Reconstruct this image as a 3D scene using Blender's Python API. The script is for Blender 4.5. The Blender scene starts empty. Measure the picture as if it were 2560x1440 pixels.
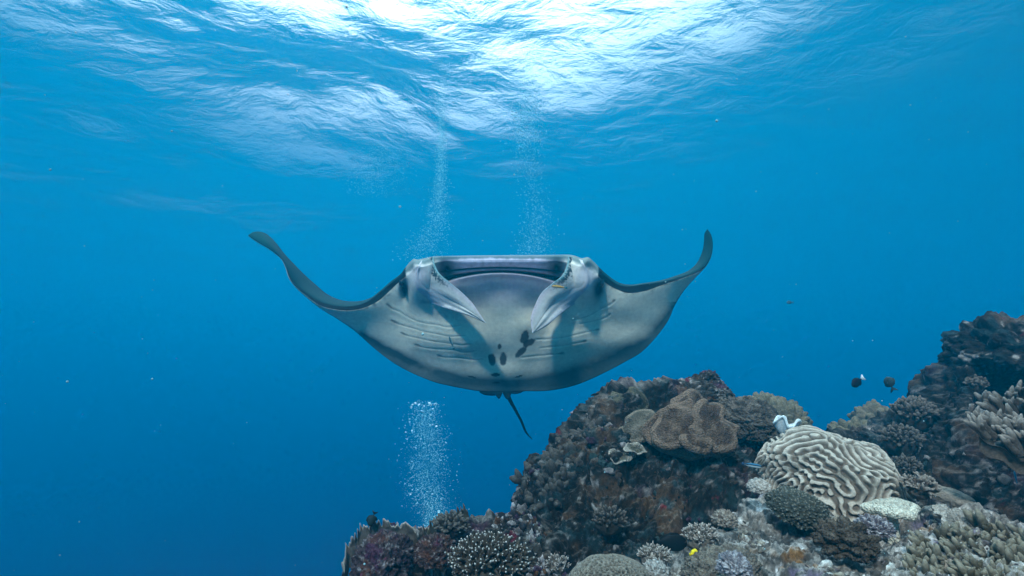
import bpy, bmesh, math, random
import numpy as np
from mathutils import Vector, Matrix, noise as mnoise
random.seed(7); np.random.seed(7)
S = bpy.context.scene
COL = S.collection
# ---------------------------------------------------------------- camera
PITCH = math.radians(9.0)
FPX = 2560*20/36.0                        # focal length in pixels of the photograph
cam_d = bpy.data.cameras.new('camera'); cam = bpy.data.objects.new('camera', cam_d); COL.objects.link(cam)
cam_d.lens = 20; cam_d.sensor_width = 36; cam_d.clip_start = .05; cam_d.clip_end = 2000
cam.location = (0, 0, 0); cam.rotation_euler = (math.pi/2+PITCH, 0, 0)
S.camera = cam
# ---------------------------------------------------------------- sky and sun
SUN_EL, SUN_AZ = math.radians(38), math.radians(-162)     # azimuth from +Y, clockwise
W = bpy.data.worlds.new('World'); S.world = W; W.use_nodes = True
nt = W.node_tree; nt.nodes.clear()
out = nt.nodes.new('ShaderNodeOutputWorld'); bg = nt.nodes.new('ShaderNodeBackground')
sky = nt.nodes.new('ShaderNodeTexSky'); sky.sky_type = 'NISHITA'; sky.sun_disc = False
sky.sun_elevation = SUN_EL; sky.sun_rotation = SUN_AZ
sky.air_density = 1.0; sky.dust_density = 1.5
# an added white glow high in the sky ahead lights the water from above
tc = nt.nodes.new('ShaderNodeTexCoord')
GLOW_DIR = Vector((math.sin(math.radians(-13))*math.cos(math.radians(67)), math.cos(math.radians(-13))*math.cos(math.radians(67)), math.sin(math.radians(67))))
dot = nt.nodes.new('ShaderNodeVectorMath'); dot.operation = 'DOT_PRODUCT'
nt.links.new(tc.outputs['Generated'], dot.inputs[0]); dot.inputs[1].default_value = GLOW_DIR
mr = nt.nodes.new('ShaderNodeMapRange'); mr.interpolation_type = 'SMOOTHSTEP'
mr.inputs['From Min'].default_value = .66; mr.inputs['From Max'].default_value = 1.0
nt.links.new(dot.outputs['Value'], mr.inputs['Value'])
nz = nt.nodes.new('ShaderNodeTexNoise'); nz.inputs['Scale'].default_value = 3.0; nz.inputs['Detail'].default_value = 5
nt.links.new(tc.outputs['Generated'], nz.inputs['Vector'])
mr2 = nt.nodes.new('ShaderNodeMapRange'); mr2.inputs['From Min'].default_value = .3; mr2.inputs['From Max'].default_value = .7
mr2.inputs['To Min'].default_value = .55; mr2.inputs['To Max'].default_value = 1.0
nt.links.new(nz.outputs['Fac'], mr2.inputs['Value'])
mul = nt.nodes.new('ShaderNodeMath'); mul.operation = 'MULTIPLY'
nt.links.new(mr.outputs[0], mul.inputs[0]); nt.links.new(mr2.outputs[0], mul.inputs[1])
mix = nt.nodes.new('ShaderNodeMix'); mix.data_type = 'RGBA'
SKY_GLOW = 100.0
mix.inputs[7].default_value = (SKY_GLOW, SKY_GLOW, SKY_GLOW*.98, 1)
nt.links.new(mul.outputs[0], mix.inputs[0]); nt.links.new(sky.outputs[0], mix.inputs[6])
nt.links.new(mix.outputs[2], bg.inputs[0]); bg.inputs[1].default_value = .05
nt.links.new(bg.outputs[0], out.inputs[0])
sd = bpy.data.lights.new('sun', 'SUN'); sun = bpy.data.objects.new('sun', sd); COL.objects.link(sun)
sd.energy = 5.0; sd.angle = math.radians(3); sd.color = (1.0, .89, .76)
TOSUN = Vector((math.sin(SUN_AZ)*math.cos(SUN_EL), math.cos(SUN_AZ)*math.cos(SUN_EL), math.sin(SUN_EL)))
sun.rotation_euler = TOSUN.to_track_quat('Z', 'Y').to_euler(); sun.location = (-6, -10, 30)
# ---------------------------------------------------------------- picture settings
S.view_settings.view_transform = 'Standard'; S.view_settings.look = 'None'
S.view_settings.exposure = .95; S.view_settings.gamma = 1; S.view_settings.use_curve_mapping = False
S.render.engine = 'CYCLES'; cy = S.cycles
cy.use_denoising = True; cy.max_bounces = 8; cy.diffuse_bounces = 2; cy.glossy_bounces = 3; cy.transmission_bounces = 3
cy.transparent_max_bounces = 8; cy.volume_bounces = 2; cy.sample_clamp_indirect = 4; cy.caustics_reflective = False; cy.caustics_refractive = False
# ---------------------------------------------------------------- helpers
CP, SP = math.cos(PITCH), math.sin(PITCH)
def at(x, y, d):
    "a place in the sea: seen at (x, y) of the photograph, d metres ahead"
    a = (x-1280)/FPX*d; b = (720-y)/FPX*d
    return Vector((a, d*CP-b*SP, d*SP+b*CP))
def at_np(x, y, d):
    x, y, d = np.broadcast_arrays(np.asarray(x, float), np.asarray(y, float), np.asarray(d, float))
    a = (x-1280)/FPX*d; b = (720-y)/FPX*d
    return np.stack([a, d*CP-b*SP, d*SP+b*CP], -1)
def tag(o, label=None, cat=None, group=None, kind=None):
    if label: o['label'] = label
    if cat: o['category'] = cat
    if group: o['group'] = group
    if kind: o['kind'] = kind
    return o
def mat(name, rough=.8, spec=.3):
    m = bpy.data.materials.new(name); m.use_nodes = True
    t = m.node_tree; b = t.nodes['Principled BSDF']
    b.inputs['Roughness'].default_value = rough; b.inputs['Specular IOR Level'].default_value = spec
    return m, t, b
def link_mesh(name, verts, faces, m=None, parent=None, smooth=True, cols=None):
    me = bpy.data.meshes.new(name)
    verts = np.asarray(verts, dtype=np.float32).reshape(-1, 3)
    faces = np.asarray(faces)
    if faces.ndim == 2:
        n, k = faces.shape
        me.vertices.add(len(verts)); me.vertices.foreach_set('co', verts.ravel())
        me.loops.add(n*k); me.loops.foreach_set('vertex_index', faces.astype(np.int32).ravel())
        me.polygons.add(n); me.polygons.foreach_set('loop_start', np.arange(0, n*k, k, dtype=np.int32))
        me.update(calc_edges=True); me.validate()
    else:
        me.from_pydata([tuple(v) for v in verts], [], [tuple(f) for f in faces])
    if smooth: me.polygons.foreach_set('use_smooth', np.ones(len(me.polygons), dtype=bool))
    if cols is not None:
        ca = me.color_attributes.new('pigment', 'FLOAT_COLOR', 'POINT')
        c = np.ones((len(verts), 4), np.float32); c[:, :3] = cols; ca.data.foreach_set('color', c.ravel())
    if m: me.materials.append(m)
    o = bpy.data.objects.new(name, me); COL.objects.link(o)
    if parent: o.parent = parent
    return o
def grid_faces(nu, nv, wrap_u=False, wrap_v=False, off=0, flip=False):
    iu = np.arange(nu if wrap_u else nu-1); iv = np.arange(nv if wrap_v else nv-1)
    I, J = np.meshgrid(iu, iv, indexing='ij'); I = I.ravel(); J = J.ravel(); I2 = (I+1) % nu; J2 = (J+1) % nv
    f = np.stack([I*nv+J, I2*nv+J, I2*nv+J2, I*nv+J2], 1)+off
    return f[:, ::-1] if flip else f
def cr(pts, n=None, t=None):
    "Catmull-Rom through control rows pts (k, dims) at parameters t in 0..k-1"
    p = np.asarray(pts, float); k = len(p)
    if t is None: t = np.linspace(0, k-1, n)
    t = np.clip(t, 0, k-1-1e-9); i = t.astype(int); f = (t-i)[:, None]
    P = np.concatenate([[2*p[0]-p[1]], p, [2*p[-1]-p[-2]]]); a, b, c, d = P[i], P[i+1], P[i+2], P[i+3]
    return .5*((2*b)+(-a+c)*f+(2*a-5*b+4*c-d)*f*f+(-a+3*b-3*c+d)*f**3)
def interp(x, xs, ys): return np.interp(x, xs, ys)
# cheap vectorised gradient-like noise: value noise with smooth interpolation
_P = np.random.RandomState(3).rand(64, 64, 64).astype(np.float32)
def vnoise(p):
    p = np.asarray(p, float); i = np.floor(p).astype(int); f = p-i; f = f*f*(3-2*f)
    i0 = i & 63; i1 = (i+1) & 63
    def g(a, b, c): return _P[a, b, c]
    x0, y0, z0 = i0[..., 0], i0[..., 1], i0[..., 2]; x1, y1, z1 = i1[..., 0], i1[..., 1], i1[..., 2]
    fx, fy, fz = f[..., 0], f[..., 1], f[..., 2]
    c00 = g(x0, y0, z0)*(1-fx)+g(x1, y0, z0)*fx; c10 = g(x0, y1, z0)*(1-fx)+g(x1, y1, z0)*fx
    c01 = g(x0, y0, z1)*(1-fx)+g(x1, y0, z1)*fx; c11 = g(x0, y1, z1)*(1-fx)+g(x1, y1, z1)*fx
    return ((c00*(1-fy)+c10*fy)*(1-fz)+(c01*(1-fy)+c11*fy)*fz)*2-1
def fbm(p, oct=5, lac=2.03, gain=.5):
    s = 0; a = 1; tot = 0
    for k in range(oct): s = s+a*vnoise(p+k*17.3); tot += a; a *= gain; p = p*lac
    return s/tot
def worley(p, jitter=1.0, seed=0):
    "distance to nearest and second nearest jittered cell point"
    p = np.asarray(p, float)+seed*7.7; i = np.floor(p).astype(int); f = p-i
    d1 = np.full(p.shape[:-1], 9.); d2 = d1.copy()
    for a in (-1, 0, 1):
        for b in (-1, 0, 1):
            for c in (-1, 0, 1):
                q = (i+np.array([a, b, c])) & 63
                j = np.stack([_P[q[..., 0], q[..., 1], q[..., 2]], _P[q[..., 1], q[..., 2], q[..., 0]], _P[q[..., 2], q[..., 0], q[..., 1]]], -1)
                d = np.linalg.norm(np.array([a, b, c])+.5+(j-.5)*jitter-f, axis=-1)
                d2 = np.where(d < d1, d1, np.minimum(d2, d)); d1 = np.minimum(d1, d)
    return d1, d2
def sstep(a, b, x):
    t = np.clip((x-a)/(b-a), 0, 1); return t*t*(3-2*t)
def normals_of(P, nu, nv):
    G = P.reshape(nu, nv, 3); du = np.gradient(G, axis=0); dv = np.gradient(G, axis=1)
    n = np.cross(du, dv); n /= np.linalg.norm(n, axis=-1, keepdims=True)+1e-12
    return n.reshape(-1, 3)
# ================================================================= THE SETTING
H = 8.6; DEEP = -30.0; FAR = 240.0
# --- the volume of water that everything fades into
DENS = .054
vm = bpy.data.materials.new('sea_water'); vm.use_nodes = True; t = vm.node_tree; t.nodes.clear()
vo = t.nodes.new('ShaderNodeOutputMaterial'); pv = t.nodes.new('ShaderNodeVolumePrincipled')
pv.inputs['Color'].default_value = (.0, .335, .52, 1); pv.inputs['Density'].default_value = DENS
pv.inputs['Absorption Color'].default_value = (.28, .03, .16, 1); pv.inputs['Anisotropy'].default_value = .62
t.links.new(pv.outputs[0], vo.inputs['Volume'])
b = bmesh.new(); bmesh.ops.create_cube(b, size=1.0)
me = bpy.data.meshes.new('haze'); b.to_mesh(me); b.free(); me.materials.append(vm)
hz = bpy.data.objects.new('haze', me); COL.objects.link(hz)
zt, zb = H+1.0, DEEP-2.0
hz.scale = (2*FAR+20, 2*FAR+20, zt-zb); hz.location = (0, 0, (zt+zb)/2)
tag(hz, 'clear blue sea water thickening with distance', kind='stuff')
# --- the wavy underside of the sea surface
N = 560
s = np.linspace(-1, 1, N); g = np.sign(s)*(np.abs(s)*.10+np.abs(s)**3*.90)*FAR
X, Y = np.meshgrid(g, g, indexing='ij'); Y = Y+0
Pq = np.stack([X, Y, X*0], -1)
def waves(X, Y):
    p = np.stack([X, Y, X*0], -1); R = math.radians(24); c, s_ = math.cos(R), math.sin(R)
    q = np.stack([(X*c+Y*s_), (-X*s_+Y*c), X*0], -1)
    z = .55*vnoise(q*[.13, .17, 1])+.26*vnoise(q*[.34, .42, 1]+5)+.080*vnoise(q*[.9, 1.25, 1]+9)+.018*vnoise(q*[2.4, 3.2, 1]+3)
    return z
fade = 1/(1+(np.hypot(X, Y)/80)**2)
Z = H+waves(X, Y)*fade*(1-.72*np.clip((X-3)/9, 0, 1)**.8)
sm = bpy.data.materials.new('sea_surface'); sm.use_nodes = True; t = sm.node_tree; t.nodes.clear()
so = t.nodes.new('ShaderNodeOutputMaterial')
geo = t.nodes.new('ShaderNodeNewGeometry')
mp = t.nodes.new('ShaderNodeMapping'); mp.inputs['Rotation'].default_value = (0, 0, math.radians(-24)); mp.inputs['Scale'].default_value = (.8, 1.0, 1)
t.links.new(geo.outputs['Position'], mp.inputs['Vector'])
n1 = t.nodes.new('ShaderNodeTexNoise'); n1.inputs['Scale'].default_value = 1.35; n1.inputs['Detail'].default_value = 7; n1.inputs['Roughness'].default_value = .55; n1.inputs['Distortion'].default_value = .4
t.links.new(mp.outputs[0], n1.inputs['Vector'])
bp = t.nodes.new('ShaderNodeBump'); bp.inputs['Strength'].default_value = 1.0; bp.inputs['Distance'].default_value = .13
t.links.new(n1.outputs['Fac'], bp.inputs['Height'])
sx = t.nodes.new('ShaderNodeSeparateXYZ'); t.links.new(geo.outputs['Position'], sx.inputs[0])      # calmer water toward the right, in the lee of the reef
cm = t.nodes.new('ShaderNodeMapRange'); cm.inputs['From Min'].default_value = 4; cm.inputs['From Max'].default_value = 13; cm.inputs['To Min'].default_value = 1; cm.inputs['To Max'].default_value = .25
t.links.new(sx.outputs['X'], cm.inputs['Value']); t.links.new(cm.outputs[0], bp.inputs['Strength'])
dt = t.nodes.new('ShaderNodeVectorMath'); dt.operation = 'DOT_PRODUCT'
t.links.new(bp.outputs[0], dt.inputs[0]); t.links.new(geo.outputs['Incoming'], dt.inputs[1])
ab = t.nodes.new('ShaderNodeMath'); ab.operation = 'ABSOLUTE'; t.links.new(dt.outputs['Value'], ab.inputs[0])
mw = t.nodes.new('ShaderNodeMapRange'); mw.interpolation_type = 'SMOOTHSTEP'
mw.inputs['From Min'].default_value = .44; mw.inputs['From Max'].default_value = .66
mw.inputs['To Min'].default_value = .015
t.links.new(ab.outputs[0], mw.inputs['Value'])
tr = t.nodes.new('ShaderNodeBsdfTransparent'); tr.inputs[0].default_value = (.50, .95, 1, 1)
gl = t.nodes.new('ShaderNodeBsdfGlossy'); gl.inputs['Roughness'].default_value = .22; gl.inputs['Color'].default_value = (.92, .96, 1, 1)
t.links.new(bp.outputs[0], gl.inputs['Normal'])
mx = t.nodes.new('ShaderNodeMixShader'); t.links.new(mw.outputs[0], mx.inputs[0]); t.links.new(gl.outputs[0], mx.inputs[1]); t.links.new(tr.outputs[0], mx.inputs[2])
t.links.new(mx.outputs[0], so.inputs['Surface'])
ws = link_mesh('water_surface', np.stack([X, Y, Z], -1), grid_faces(N, N), sm)
tag(ws, 'rippled underside of the sea surface with bright patches of sky', kind='structure')
# --- the deep sea floor, far below
N = 160; s = np.linspace(-1, 1, N); g = s*FAR
X, Y = np.meshgrid(g, g, indexing='ij'); Z = DEEP+2.0*fbm(np.stack([X, Y, X*0], -1)*.03, 4)
fm, t, b = mat('sea_floor_sand', .9, .1); b.inputs['Base Color'].default_value = (.10, .11, .10, 1)
fl = link_mesh('sea_floor', np.stack([X, Y, Z], -1), grid_faces(N, N), fm)
tag(fl, 'dim sandy sea floor far below the reef', kind='structure')
# ================================================================= THE MANTA RAY
skin, t, b = mat('manta_skin', .6, .03)
ca = t.nodes.new('ShaderNodeVertexColor'); ca.layer_name = 'pigment'
tcs = t.nodes.new('ShaderNodeTexCoord')
nn = t.nodes.new('ShaderNodeTexNoise'); nn.inputs['Scale'].default_value = 38; nn.inputs['Detail'].default_value = 6; nn.inputs['Roughness'].default_value = .7
t.links.new(tcs.outputs['Object'], nn.inputs['Vector'])
mrn = t.nodes.new('ShaderNodeMapRange'); mrn.inputs['From Min'].default_value = .3; mrn.inputs['From Max'].default_value = .7; mrn.inputs['To Min'].default_value = .84; mrn.inputs['To Max'].default_value = 1.10
t.links.new(nn.outputs['Fac'], mrn.inputs['Value'])
mm = t.nodes.new('ShaderNodeVectorMath'); mm.operation = 'SCALE'
t.links.new(ca.outputs['Color'], mm.inputs[0]); t.links.new(mrn.outputs[0], mm.inputs['Scale']); t.links.new(mm.outputs[0], b.inputs['Base Color'])
bb = t.nodes.new('ShaderNodeBump'); bb.inputs['Strength'].default_value = .25; bb.inputs['Distance'].default_value = .006
t.links.new(nn.outputs['Fac'], bb.inputs['Height']); t.links.new(bb.outputs[0], b.inputs['Normal'])
# stations across the span: top contour, start of the black margin, end of it, bottom contour, and their distances
ST = [  # T            P1           P2           B            dT    d1    d2    dB   thickness
 ((620.5,588),(620.5,588.5),(620.5,589),(621,590), 4.72,4.72,4.72,4.72,.002),
 ((632,580.5),(631,596),(631,597),(631,598), 4.74,4.70,4.70,4.70,.010),
 ((650,579),(650,608),(650,609),(650,610), 4.74,4.66,4.66,4.66,.014),
 ((668,586),(671,621),(672,622),(672,623), 4.73,4.62,4.62,4.62,.018),
 ((690,607),(692,636),(692,637),(692,638), 4.72,4.57,4.57,4.57,.022),
 ((712,635),(705,648),(705,649),(704,650), 4.70,4.52,4.52,4.52,.026),
 ((738,663),(714,666),(714,668),(713,669), 4.68,4.47,4.47,4.47,.030),
 ((765,690),(724,692),(723,694),(722,696), 4.65,4.42,4.42,4.42,.034),
 ((790,712),(740,714),(739,716),(738,718), 4.60,4.37,4.37,4.37,.038),
 ((812,731),(766,735),(765,739),(763,741), 4.54,4.32,4.32,4.33,.045),
 ((835,744),(796,754),(797,763),(800,771), 4.47,4.28,4.27,4.34,.055),
 ((862,752),(830,764),(834,774),(845,799), 4.40,4.24,4.22,4.38,.070),
 ((895,753),(872,767),(876,777),(887,828), 4.33,4.19,4.17,4.42,.09),
 ((925,745),(908,759),(914,769),(937,872), 4.26,4.14,4.12,4.48,.12),
 ((950,727),(938,741),(948,752),(985,908), 4.18,4.09,4.07,4.54,.16),
 ((975,705),(968,716),(979,724),(1035,935), 4.10,4.04,4.02,4.58,.22),
 ((1001,685),(1001,690),(1006,698),(1085,955), 4.02,3.98,3.96,4.60,.30),
 ((1013,669),(1016,676),(1022,686),(1112,962), 3.98,3.93,3.91,4.61,.36),
 ((1032,648.5),(1036,656),(1042,667),(1135,967), 3.96,3.89,3.87,4.62,.42),
 ((1046,648.5),(1049,656),(1056,667),(1150,970), 3.95,3.88,3.85,4.62,.45),
 ((1068,644),(1071,650),(1077,662),(1172,974), 3.93,3.86,3.84,4.63,.48),
 ((1090,640.5),(1092,645),(1096,655),(1192,977), 3.92,3.87,3.85,4.63,.50),
 ((1130,639.5),(1131,643),(1134,652),(1212,979), 3.91,3.86,3.84,4.64,.52),
 ((1190,638.5),(1190,642),(1192,650),(1234,980), 3.90,3.85,3.83,4.64,.54),
 ((1255,638),(1255,642),(1255,650),(1255,980), 3.90,3.85,3.83,4.64,.55),
 ((1320,637.5),(1320,642),(1319,650),(1277,980), 3.90,3.85,3.83,4.64,.54),
 ((1380,637),(1379,642),(1377,652),(1297,979), 3.91,3.86,3.84,4.64,.52),
 ((1418,636.5),(1416,642),(1412,655),(1320,978), 3.92,3.87,3.85,4.63,.50),
 ((1437,639.5),(1435,647),(1430,660),(1345,978), 3.93,3.86,3.84,4.63,.48),
 ((1455,645.5),(1452,654),(1446,666),(1368,977), 3.95,3.88,3.85,4.62,.45),
 ((1470,643),(1467,652),(1460,666),(1390,974), 3.96,3.89,3.87,4.62,.42),
 ((1484,654),(1480,662),(1474,678),(1425,967), 3.98,3.93,3.91,4.61,.36),
 ((1504,674),(1501,680),(1496,692),(1463,954), 4.02,3.98,3.96,4.60,.30),
 ((1524,691),(1521,697),(1516,710),(1515,930), 4.08,4.03,4.01,4.58,.22),
 ((1547,706),(1544,712),(1541,724),(1562,905), 4.12,4.07,4.05,4.54,.16),
 ((1575,711.5),(1573,716),(1572,734),(1604,880), 4.16,4.11,4.09,4.50,.13),
 ((1612,707),(1612,711),(1612,729),(1640,843), 4.20,4.15,4.14,4.46,.10),
 ((1650,701),(1651,706),(1654,714),(1670,802), 4.25,4.20,4.19,4.43,.08),
 ((1687,690),(1690,697),(1693,701),(1688,762), 4.31,4.25,4.24,4.41,.06),
 ((1720,677),(1728,685),(1729,688),(1712,724), 4.38,4.31,4.30,4.39,.05),
 ((1740,660),(1752,674),(1753,676),(1740,693), 4.45,4.36,4.36,4.40,.04),
 ((1750,643),(1768,660),(1768,661),(1768,662), 4.51,4.42,4.42,4.42,.032),
 ((1757,624),(1779,636),(1779,637),(1779,638), 4.57,4.48,4.48,4.48,.028),
 ((1760,602),(1782,610),(1782,611),(1782,612), 4.62,4.55,4.55,4.55,.022),
 ((1761,585),(1778,588),(1778,588.5),(1778,589), 4.66,4.61,4.61,4.61,.014),
 ((1768,573),(1769,573),(1769,573),(1769,573.5), 4.68,4.68,4.68,4.68,.002)]
A = np.array([[*s[0], *s[1], *s[2], *s[3], *s[4:]] for s in ST])
for k in (8, 9, 10, 11):
    w_ = sstep(200, 330, np.abs(A[:, 4]-1255)); A[:, k] -= w_*.5*np.maximum(A[:, 10]-3.96, 0)
# spread the stations evenly along the top contour
NU = 620
cx = (A[:, 0]+A[:, 6])/2; cl = np.concatenate([[0], np.cumsum(np.hypot(np.diff(A[:, 0]+A[:, 6]), np.diff(A[:, 1]+A[:, 7]))/2)])
tt = np.interp(np.linspace(0, cl[-1], NU), cl, np.arange(len(A)))
C = cr(A, t=tt)
NA, NB, NC = 8, 10, 190
def lerp(a, b, r): return a[:, None]*(1-r)+b[:, None]*r
px, py, dd, zone = [], [], [], []
r = np.linspace(0, 1, NA, endpoint=False)[None]
px.append(lerp(C[:, 0], C[:, 2], r)); py.append(lerp(C[:, 1], C[:, 3], r)); dd.append(lerp(C[:, 8], C[:, 9], np.sin(r*math.pi/2))); zone.append(np.zeros((NU, NA))+r)
r = np.linspace(0, 1, NB, endpoint=False)[None]
px.append(lerp(C[:, 2], C[:, 4], r)); py.append(lerp(C[:, 3], C[:, 5], r)); dd.append(lerp(C[:, 9], C[:, 10], r)); zone.append(np.ones((NU, NB))+r)
r = np.linspace(0, 1, NC)[None]**1.18
px.append(lerp(C[:, 4], C[:, 6], r)); py.append(lerp(C[:, 5], C[:, 7], r))
cen = np.exp(-((C[:, 4]-1255)/260)**4)[:, None]
dd.append(C[:, 10][:, None]+.66*(C[:, 11]-C[:, 10])[:, None]*(r**(1.08+.22*cen))); zone.append(2+np.zeros((NU, NC))+r)
PX, PY, DD, ZN = [np.concatenate(a, 1) for a in (px, py, dd, zone)]
def gauss(cx, cy, rx, ry, ang=0, p=2):
    c, s = math.cos(math.radians(ang)), math.sin(math.radians(ang))
    u = ((PX-cx)*c+(PY-cy)*s)/rx; v = (-(PX-cx)*s+(PY-cy)*c)/ry
    return np.exp(-(u*u+v*v)**(p/2))
vent = (ZN >= 1).astype(float)
# cheeks, brows and eye bulges
DD -= .10*gauss(1046, 705, 40, 62)+.045*gauss(1006, 697, 13, 20)+.03*gauss(1040, 662, 18, 12)
DD -= .10*gauss(1467, 705, 40, 62)+.045*gauss(1500, 692, 13, 20)+.03*gauss(1466, 655, 18, 12)
DD += .05*gauss(1012, 728, 10, 26)+.05*gauss(1497, 728, 12, 28)
# belly fullness behind the gills and a shallow keel
DD -= .05*gauss(1140, 850, 120, 60)+.05*gauss(1390, 850, 120, 60)+.03*gauss(1250, 930, 120, 40)
DD += .012*vnoise(np.stack([PX/70, PY/45, PX*0], -1))
# the mouth: upper jaw, tooth band, gape and lower lip
mm_ = sstep(155, 118, np.abs(PX-1252)); q = ((PX-1252)/140)**2
y_g = 669+9*q; y_b = 678+14*q; y_l = 680+23*q
hm = sstep(180, 140, np.abs(PX-1252))
ujaw = np.exp(-((PY-655)/9)**2); DD -= .05*ujaw*hm
DD += .05*np.exp(-((PY-y_g)/1.8)**2)*hm
DD += hm*.15*sstep(y_b-3, y_b+1, PY)*sstep(y_l+3.5, y_l+.5, PY)
DD -= hm*.05*sstep(y_l, y_l+4, PY)*sstep(y_l+90, y_l+5, PY)
DD += .05*hm*sstep(y_l+1, y_l-3, PY)*sstep(640, 655, PY)
corner = gauss(1118, 680, 16, 20)+gauss(1392, 677, 16, 20); DD += .10*corner
noser = gauss(1117, 669, 4.0, 4.0)+gauss(1391, 665.5, 4.0, 4.0); DD += .05*noser
# gill slits
def seg_dist(pts):
    D = np.full(PX.shape, 1e9); L = np.zeros(PX.shape); pts = cr(pts, 30); n = len(pts)
    x0, x1, y0, y1 = pts[:, 0].min()-14, pts[:, 0].max()+14, pts[:, 1].min()-14, pts[:, 1].max()+14
    m = (PX > x0) & (PX < x1) & (PY > y0) & (PY < y1); X, Y = PX[m], PY[m]; d = np.full(X.shape, 1e9); l = np.zeros(X.shape)
    for k in range(n-1):
        a, b_ = pts[k], pts[k+1]; ab_ = b_-a; tq = np.clip(((X-a[0])*ab_[0]+(Y-a[1])*ab_[1])/(ab_@ab_+1e-9), 0, 1)
        e = np.hypot(X-a[0]-tq*ab_[0], Y-a[1]-tq*ab_[1]); u = e < d; l[u] = ((k+tq)/(n-1))[u]; d[u] = e[u]
    D[m] = d; L[m] = l
    return D, L
GL = [[(435,5),(480,45),(560,80),(680,150),(800,190),(930,208),(1040,232),(1165,213)],
      [(475,165),(560,205),(680,240),(800,275),(930,300),(1060,325),(1210,315)],
      [(575,290),(640,318),(760,345),(900,375),(1060,395),(1180,412),(1265,400)],
      [(710,405),(800,435),(940,452),(1090,460),(1200,482),(1320,465)],
      [(940,515),(1020,535),(1150,537),(1290,558),(1390,548)]]
GR = [[(1345,845),(1310,880),(1200,935),(1080,1000),(920,1045)], [(1300,980),(1260,1015),(1150,1045),(1000,1080)],
      [(1185,1135),(1110,1150),(950,1190),(750,1225),(565,1235)], [(1060,1250),(960,1272),(800,1300),(600,1320)],
      [(835,1370),(720,1385),(560,1400),(420,1415)]]
gill = np.zeros(PX.shape)
for g_ in [[(860+x/4, 760+y/4) for x, y in l] for l in GL]+[[(1200+x/4, 540+y/4) for x, y in l] for l in GR]:
    D, L = seg_dist(g_)
    wd = 1.15+2.0*np.exp(-((L-.04)/.09)**2); k = np.exp(-(D/wd)**2)*(.25+.5*np.exp(-((L-.05)/.16)**2)+.15*L)
    gill = np.maximum(gill, k); DD += .0022*np.exp(-(D/1.8)**2)
    DD -= .0016*np.exp(-((D-5)/5)**2)*(D < 40)
# ---- pigment
def blend(col, c, f):
    f = np.clip(f, 0, 1)[..., None]; return col*(1-f)+np.array(c)*f
n2 = fbm(np.stack([PX/9, PY/9, PX*0+3], -1), 4); n3 = fbm(np.stack([PX/40, PY/30, PX*0+1], -1), 4); nst = fbm(np.stack([PX/2.4, PY/14, PX*0+8], -1), 3)
col = np.ones(PX.shape+(3,))*np.array([.80, .75, .60])
scr = fbm(np.stack([PX/60+PY/14, PY/3.2-PX/40, PX*0+12], -1), 4)
col *= (1+.13*n3+.07*n2+.10*sstep(.3, .6, scr))[..., None]
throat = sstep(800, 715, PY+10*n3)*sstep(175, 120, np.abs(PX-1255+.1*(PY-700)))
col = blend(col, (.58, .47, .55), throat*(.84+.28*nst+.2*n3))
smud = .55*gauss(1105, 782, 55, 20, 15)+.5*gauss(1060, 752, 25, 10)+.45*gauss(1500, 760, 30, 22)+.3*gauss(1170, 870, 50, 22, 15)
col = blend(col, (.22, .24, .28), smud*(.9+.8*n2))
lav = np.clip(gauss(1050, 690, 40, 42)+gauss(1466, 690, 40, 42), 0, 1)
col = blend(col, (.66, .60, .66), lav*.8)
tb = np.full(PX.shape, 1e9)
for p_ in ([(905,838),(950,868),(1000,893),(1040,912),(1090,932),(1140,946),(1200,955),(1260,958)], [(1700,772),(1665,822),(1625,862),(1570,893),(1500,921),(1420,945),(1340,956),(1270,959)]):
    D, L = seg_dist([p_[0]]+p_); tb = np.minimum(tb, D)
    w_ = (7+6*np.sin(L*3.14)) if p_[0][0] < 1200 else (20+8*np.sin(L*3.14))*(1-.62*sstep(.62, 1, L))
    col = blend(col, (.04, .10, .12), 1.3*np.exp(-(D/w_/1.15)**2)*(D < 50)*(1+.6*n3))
edge = sstep(.80, .97, ZN-2+.03*n3)
col = blend(col, (.13, .20, .20), edge*.85)
col = blend(col, (.05, .08, .10), sstep(.985, 1.0, ZN-2)*.8)
eyep = 1.25*gauss(1011, 722, 10, 24, -8)+1.25*gauss(1497, 722, 13, 28, 12)
col = blend(col, (.03, .04, .06), eyep)
col = blend(col, (.05, .06, .08), .8*gauss(1031, 666, 4, 8)+.5*gauss(1466, 660, 14, 7))
for x, y, rx, ry, an in ((1312,843,10,17,24),(1322,857,17,8,-28),(1302,880,18,7.5,-42),(1249,866,5,6.5,0),(1230,899,9.5,14.5,-6),(1258,898,9,15,5),(1239,937,11,4,0),(1240,957,10,2,0),(1178,942,11,2.2,13),(1297,941,10,2.2,-15)):
    g_ = np.sqrt(-np.log(gauss(x, y, rx, ry, an)+1e-30)); col = blend(col, (.035, .045, .055), sstep(1.2, .85, g_+.35*n2)*.93)
col = blend(col, (.05, .06, .07), gill)
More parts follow.
